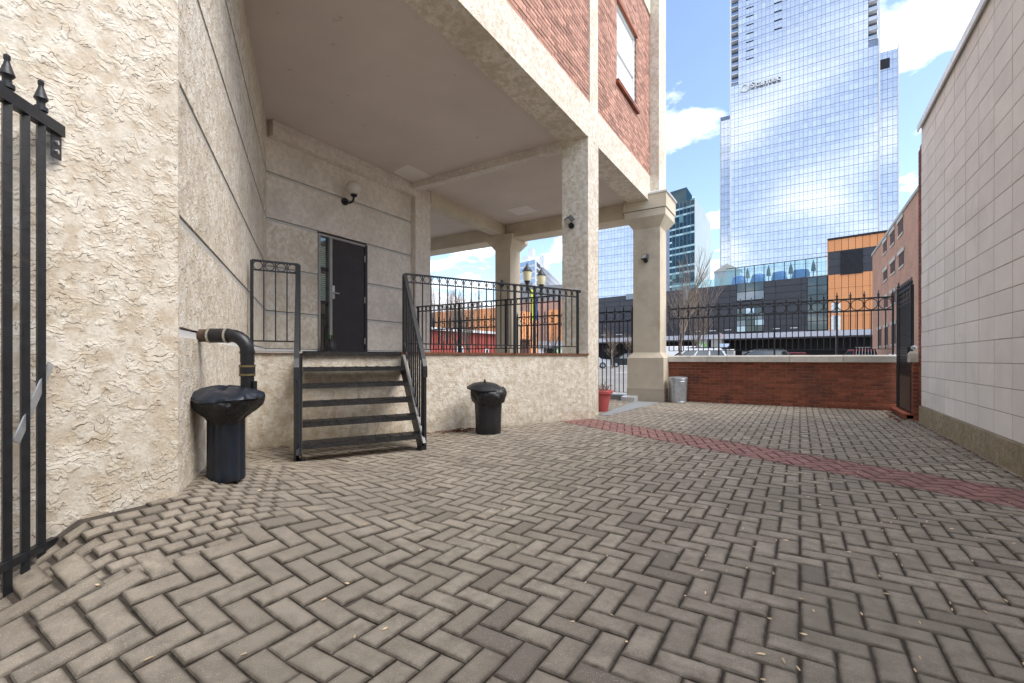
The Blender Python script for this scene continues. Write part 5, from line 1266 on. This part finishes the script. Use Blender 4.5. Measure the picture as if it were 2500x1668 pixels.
# ------------------------------------------------------------------ vehicles
def car(name, label, cat, px, d, kind, paint, ang, grp='vehicles in the parking lot'):
    t = thing(name, label, cat, (0, 0, 0), grp)
    K = {'suv': (4.6, 1.86, 1.72, [(-2.28, .55), (-2.25, .98), (-1.25, 1.08), (2.15, 1.12), (2.28, .95), (2.30, .5)], (-1.25, -.35, 1.75, 2.15)),
         'van': (5.0, 1.95, 1.76, [(-2.50, .5), (-2.42, .90), (-1.55, 1.06), (2.35, 1.12), (2.48, .95), (2.50, .45)], (-1.65, -.45, 2.0, 2.42)),
         'sedan': (4.5, 1.80, 1.46, [(-2.25, .5), (-2.18, .80), (-1.05, .95), (1.55, 1.0), (2.18, .95), (2.25, .5)], (-1.05, -.15, 1.05, 1.75)),
         'pickup': (5.4, 1.95, 1.85, [(-2.70, .6), (-2.65, 1.05), (-1.35, 1.12), (2.68, 1.14), (2.70, .9), (2.70, .6)], (-1.35, -.65, .65, .85)),
         'boxvan': (5.2, 2.0, 2.35, [(-2.55, .5), (-2.5, 1.0), (-2.0, 1.15), (2.5, 1.2), (2.55, 1.0), (2.55, .45)], (-2.05, -1.45, 2.45, 2.52))}[kind]
    L_, W_, H_, prof, (xa, xb, xc, xd) = K; hw = W_ / 2
    low = [(-prof[0][0] * -1 + .05, .28), (prof[-1][0] - .05, .28)]
    side = [(prof[0][0] + .06, .28)] + prof + [(prof[-1][0] - .06, .28)]
    MB().rings([[(x, -hw + .06, z + (.02 if z < .5 else -.02)) for x, z in side], [(x, -hw, z) for x, z in side], [(x, hw, z) for x, z in side], [(x, hw - .06, z + (.02 if z < .5 else -.02)) for x, z in side]]).build('body', paint, t, True)
    zb = 1.05 if kind != 'sedan' else .93; wi = hw - .05; wr = hw - .24
    MB().rings([[(xa, -wi, zb), (xd, -wi, zb), (xd, wi, zb), (xa, wi, zb)], [(xb, -wr, H_ - .05), (xc, -wr, H_ - .05), (xc, wr, H_ - .05), (xb, wr, H_ - .05)], [(xb + .12, -wr + .12, H_), (xc - .12, -wr + .12, H_), (xc - .12, wr - .12, H_), (xb + .12, wr - .12, H_)]]).build('cabin', paint, t, True)
    def lerp(a_, b_, f): return a_ + (b_ - a_) * f
    f0, f1 = .10, .86
    for s_ in (-1, 1):
        y0, y1 = s_ * (lerp(wi, wr, f0) + .006), s_ * (lerp(wi, wr, f1) + .006); z0, z1 = lerp(zb, H_ - .05, f0), lerp(zb, H_ - .05, f1)
        xs0, xs1, xe0, xe1 = lerp(xa, xb, f0) + .16, lerp(xa, xb, f1) + .12, lerp(xd, xc, f0) - .14, lerp(xd, xc, f1) - .10
        if kind == 'boxvan': xe0 = xe1 = xs0 + 1.1
        n = 3 if kind in ('suv', 'van') else 2
        if kind in ('pickup', 'boxvan'): n = 1
        for k in range(n):
            u0, u1 = k / n + (.02 if k else 0), (k + 1) / n - (.02 if k < n - 1 else 0)
            q = [(lerp(xs0, xe0, u0), y0, z0), (lerp(xs0, xe0, u1), y0, z0), (lerp(xs1, xe1, u1), y1, z1), (lerp(xs1, xe1, u0), y1, z1)]
            MB().rings([q, [(x, y - s_ * .02, z) for x, y, z in q]]).build('side_window', mats['carglass'], t)
    for x0_, x1_, nm, sg in ((xa, xb, 'windscreen', -1), (xd, xc, 'rear_window', 1)):
        q = [(lerp(x0_, x1_, f0) + sg * .012, -lerp(wi, wr, f0) + .10, lerp(zb, H_ - .05, f0)), (lerp(x0_, x1_, f0) + sg * .012, lerp(wi, wr, f0) - .10, lerp(zb, H_ - .05, f0)), (lerp(x0_, x1_, f1) + sg * .012, lerp(wi, wr, f1) - .08, lerp(zb, H_ - .05, f1)), (lerp(x0_, x1_, f1) + sg * .012, -lerp(wi, wr, f1) + .08, lerp(zb, H_ - .05, f1))]
        MB().rings([q, [(x - sg * .02, y, z) for x, y, z in q]]).build(nm, mats['carglass'], t)
    for xw in (prof[0][0] + .90, prof[-1][0] - .95):
        for s_ in (-1, 1):
            w_ = MB().tube([(xw, s_ * (hw - .20), .34), (xw, s_ * (hw + .01), .34)], .34, 20).build('wheel', mats['tyre'], t, True); MB().tube([(xw, s_ * (hw + .005), .34), (xw, s_ * (hw + .022), .34)], .21, 14).build('rim', mats['galv'], w_)
    for s_ in (-1, 1):
        MB().box(prof[0][0] - .02, prof[0][0] + .25, s_ * (hw - .45) - .18, s_ * (hw - .45) + .18, .68, .84).build('headlight', mats['lens'], t)
        MB().box(prof[-1][0] - .12, prof[-1][0] + .02, s_ * (hw - .22) - .12, s_ * (hw - .22) + .12, .78, 1.02).build('tail_light', mats['red'], t)
        MB().box(xa + .25, xa + .40, s_ * (hw + .09) - .09, s_ * (hw + .09) + .09, zb + .02, zb + .18).build('wing_mirror', paint, t)
    if kind in ('suv',): 
        for s_ in (-1, 1): MB().beam((xb + .2, s_ * (wr - .05), H_ + .05), (xc - .15, s_ * (wr - .05), H_ + .05), .03, .03).build('roof_rail', mats['iron'], t)
    if kind == 'pickup':
        for k in range(8): MB().beam((1.0, -.75 + k * .214, 1.14), (1.0, -.68 + k * .195, 1.98), .03, .03).build('rack_bar', mats['white'], t)
        MB().beam((1.0, -.76, 1.98), (1.0, .76, 1.98), .04, .04).build('rack_rail', mats['white'], t)
    p = far(px, d); t.location = (p.x, p.y, -.03); t.rotation_euler = (0, 0, R(ang)); return t
car('minivan', 'dark minivan parked beyond the fence, left of the corner pillar', 'car', 1534, 58, 'van', mats['car_dark'], 24)
car('suv', 'white car mostly hidden behind the stucco column beyond the fence', 'car', 1440, 52, 'suv', mats['car_white'], 204)
car('sedan', 'white sedan nearest the corner pillar behind the coping', 'car', 1686, 30, 'suv', mats['car_white'], 20)
car('van', 'tall white van behind the bare tree', 'van', 1640, 48, 'boxvan', mats['car_white'], 20)
car('suv', 'dark grey estate car in the middle behind the coping', 'car', 1848, 34, 'suv', mats['car_grey'], 14)
car('suv', 'white car with roof rails right behind the dark grey estate', 'car', 1893, 42, 'suv', mats['car_white'], 200)
car('sedan', 'maroon sedan tail right of the white car', 'car', 1915, 47, 'suv', mats['car_red'], 14)
car('pickup_truck', 'dark red pickup with white headache rack facing away', 'pickup truck', 2103, 38, 'pickup', mats['car_red'], -75)
car('van', 'white van at the right end behind the coping', 'van', 2200, 34, 'sedan', mats['car_white'], 60)
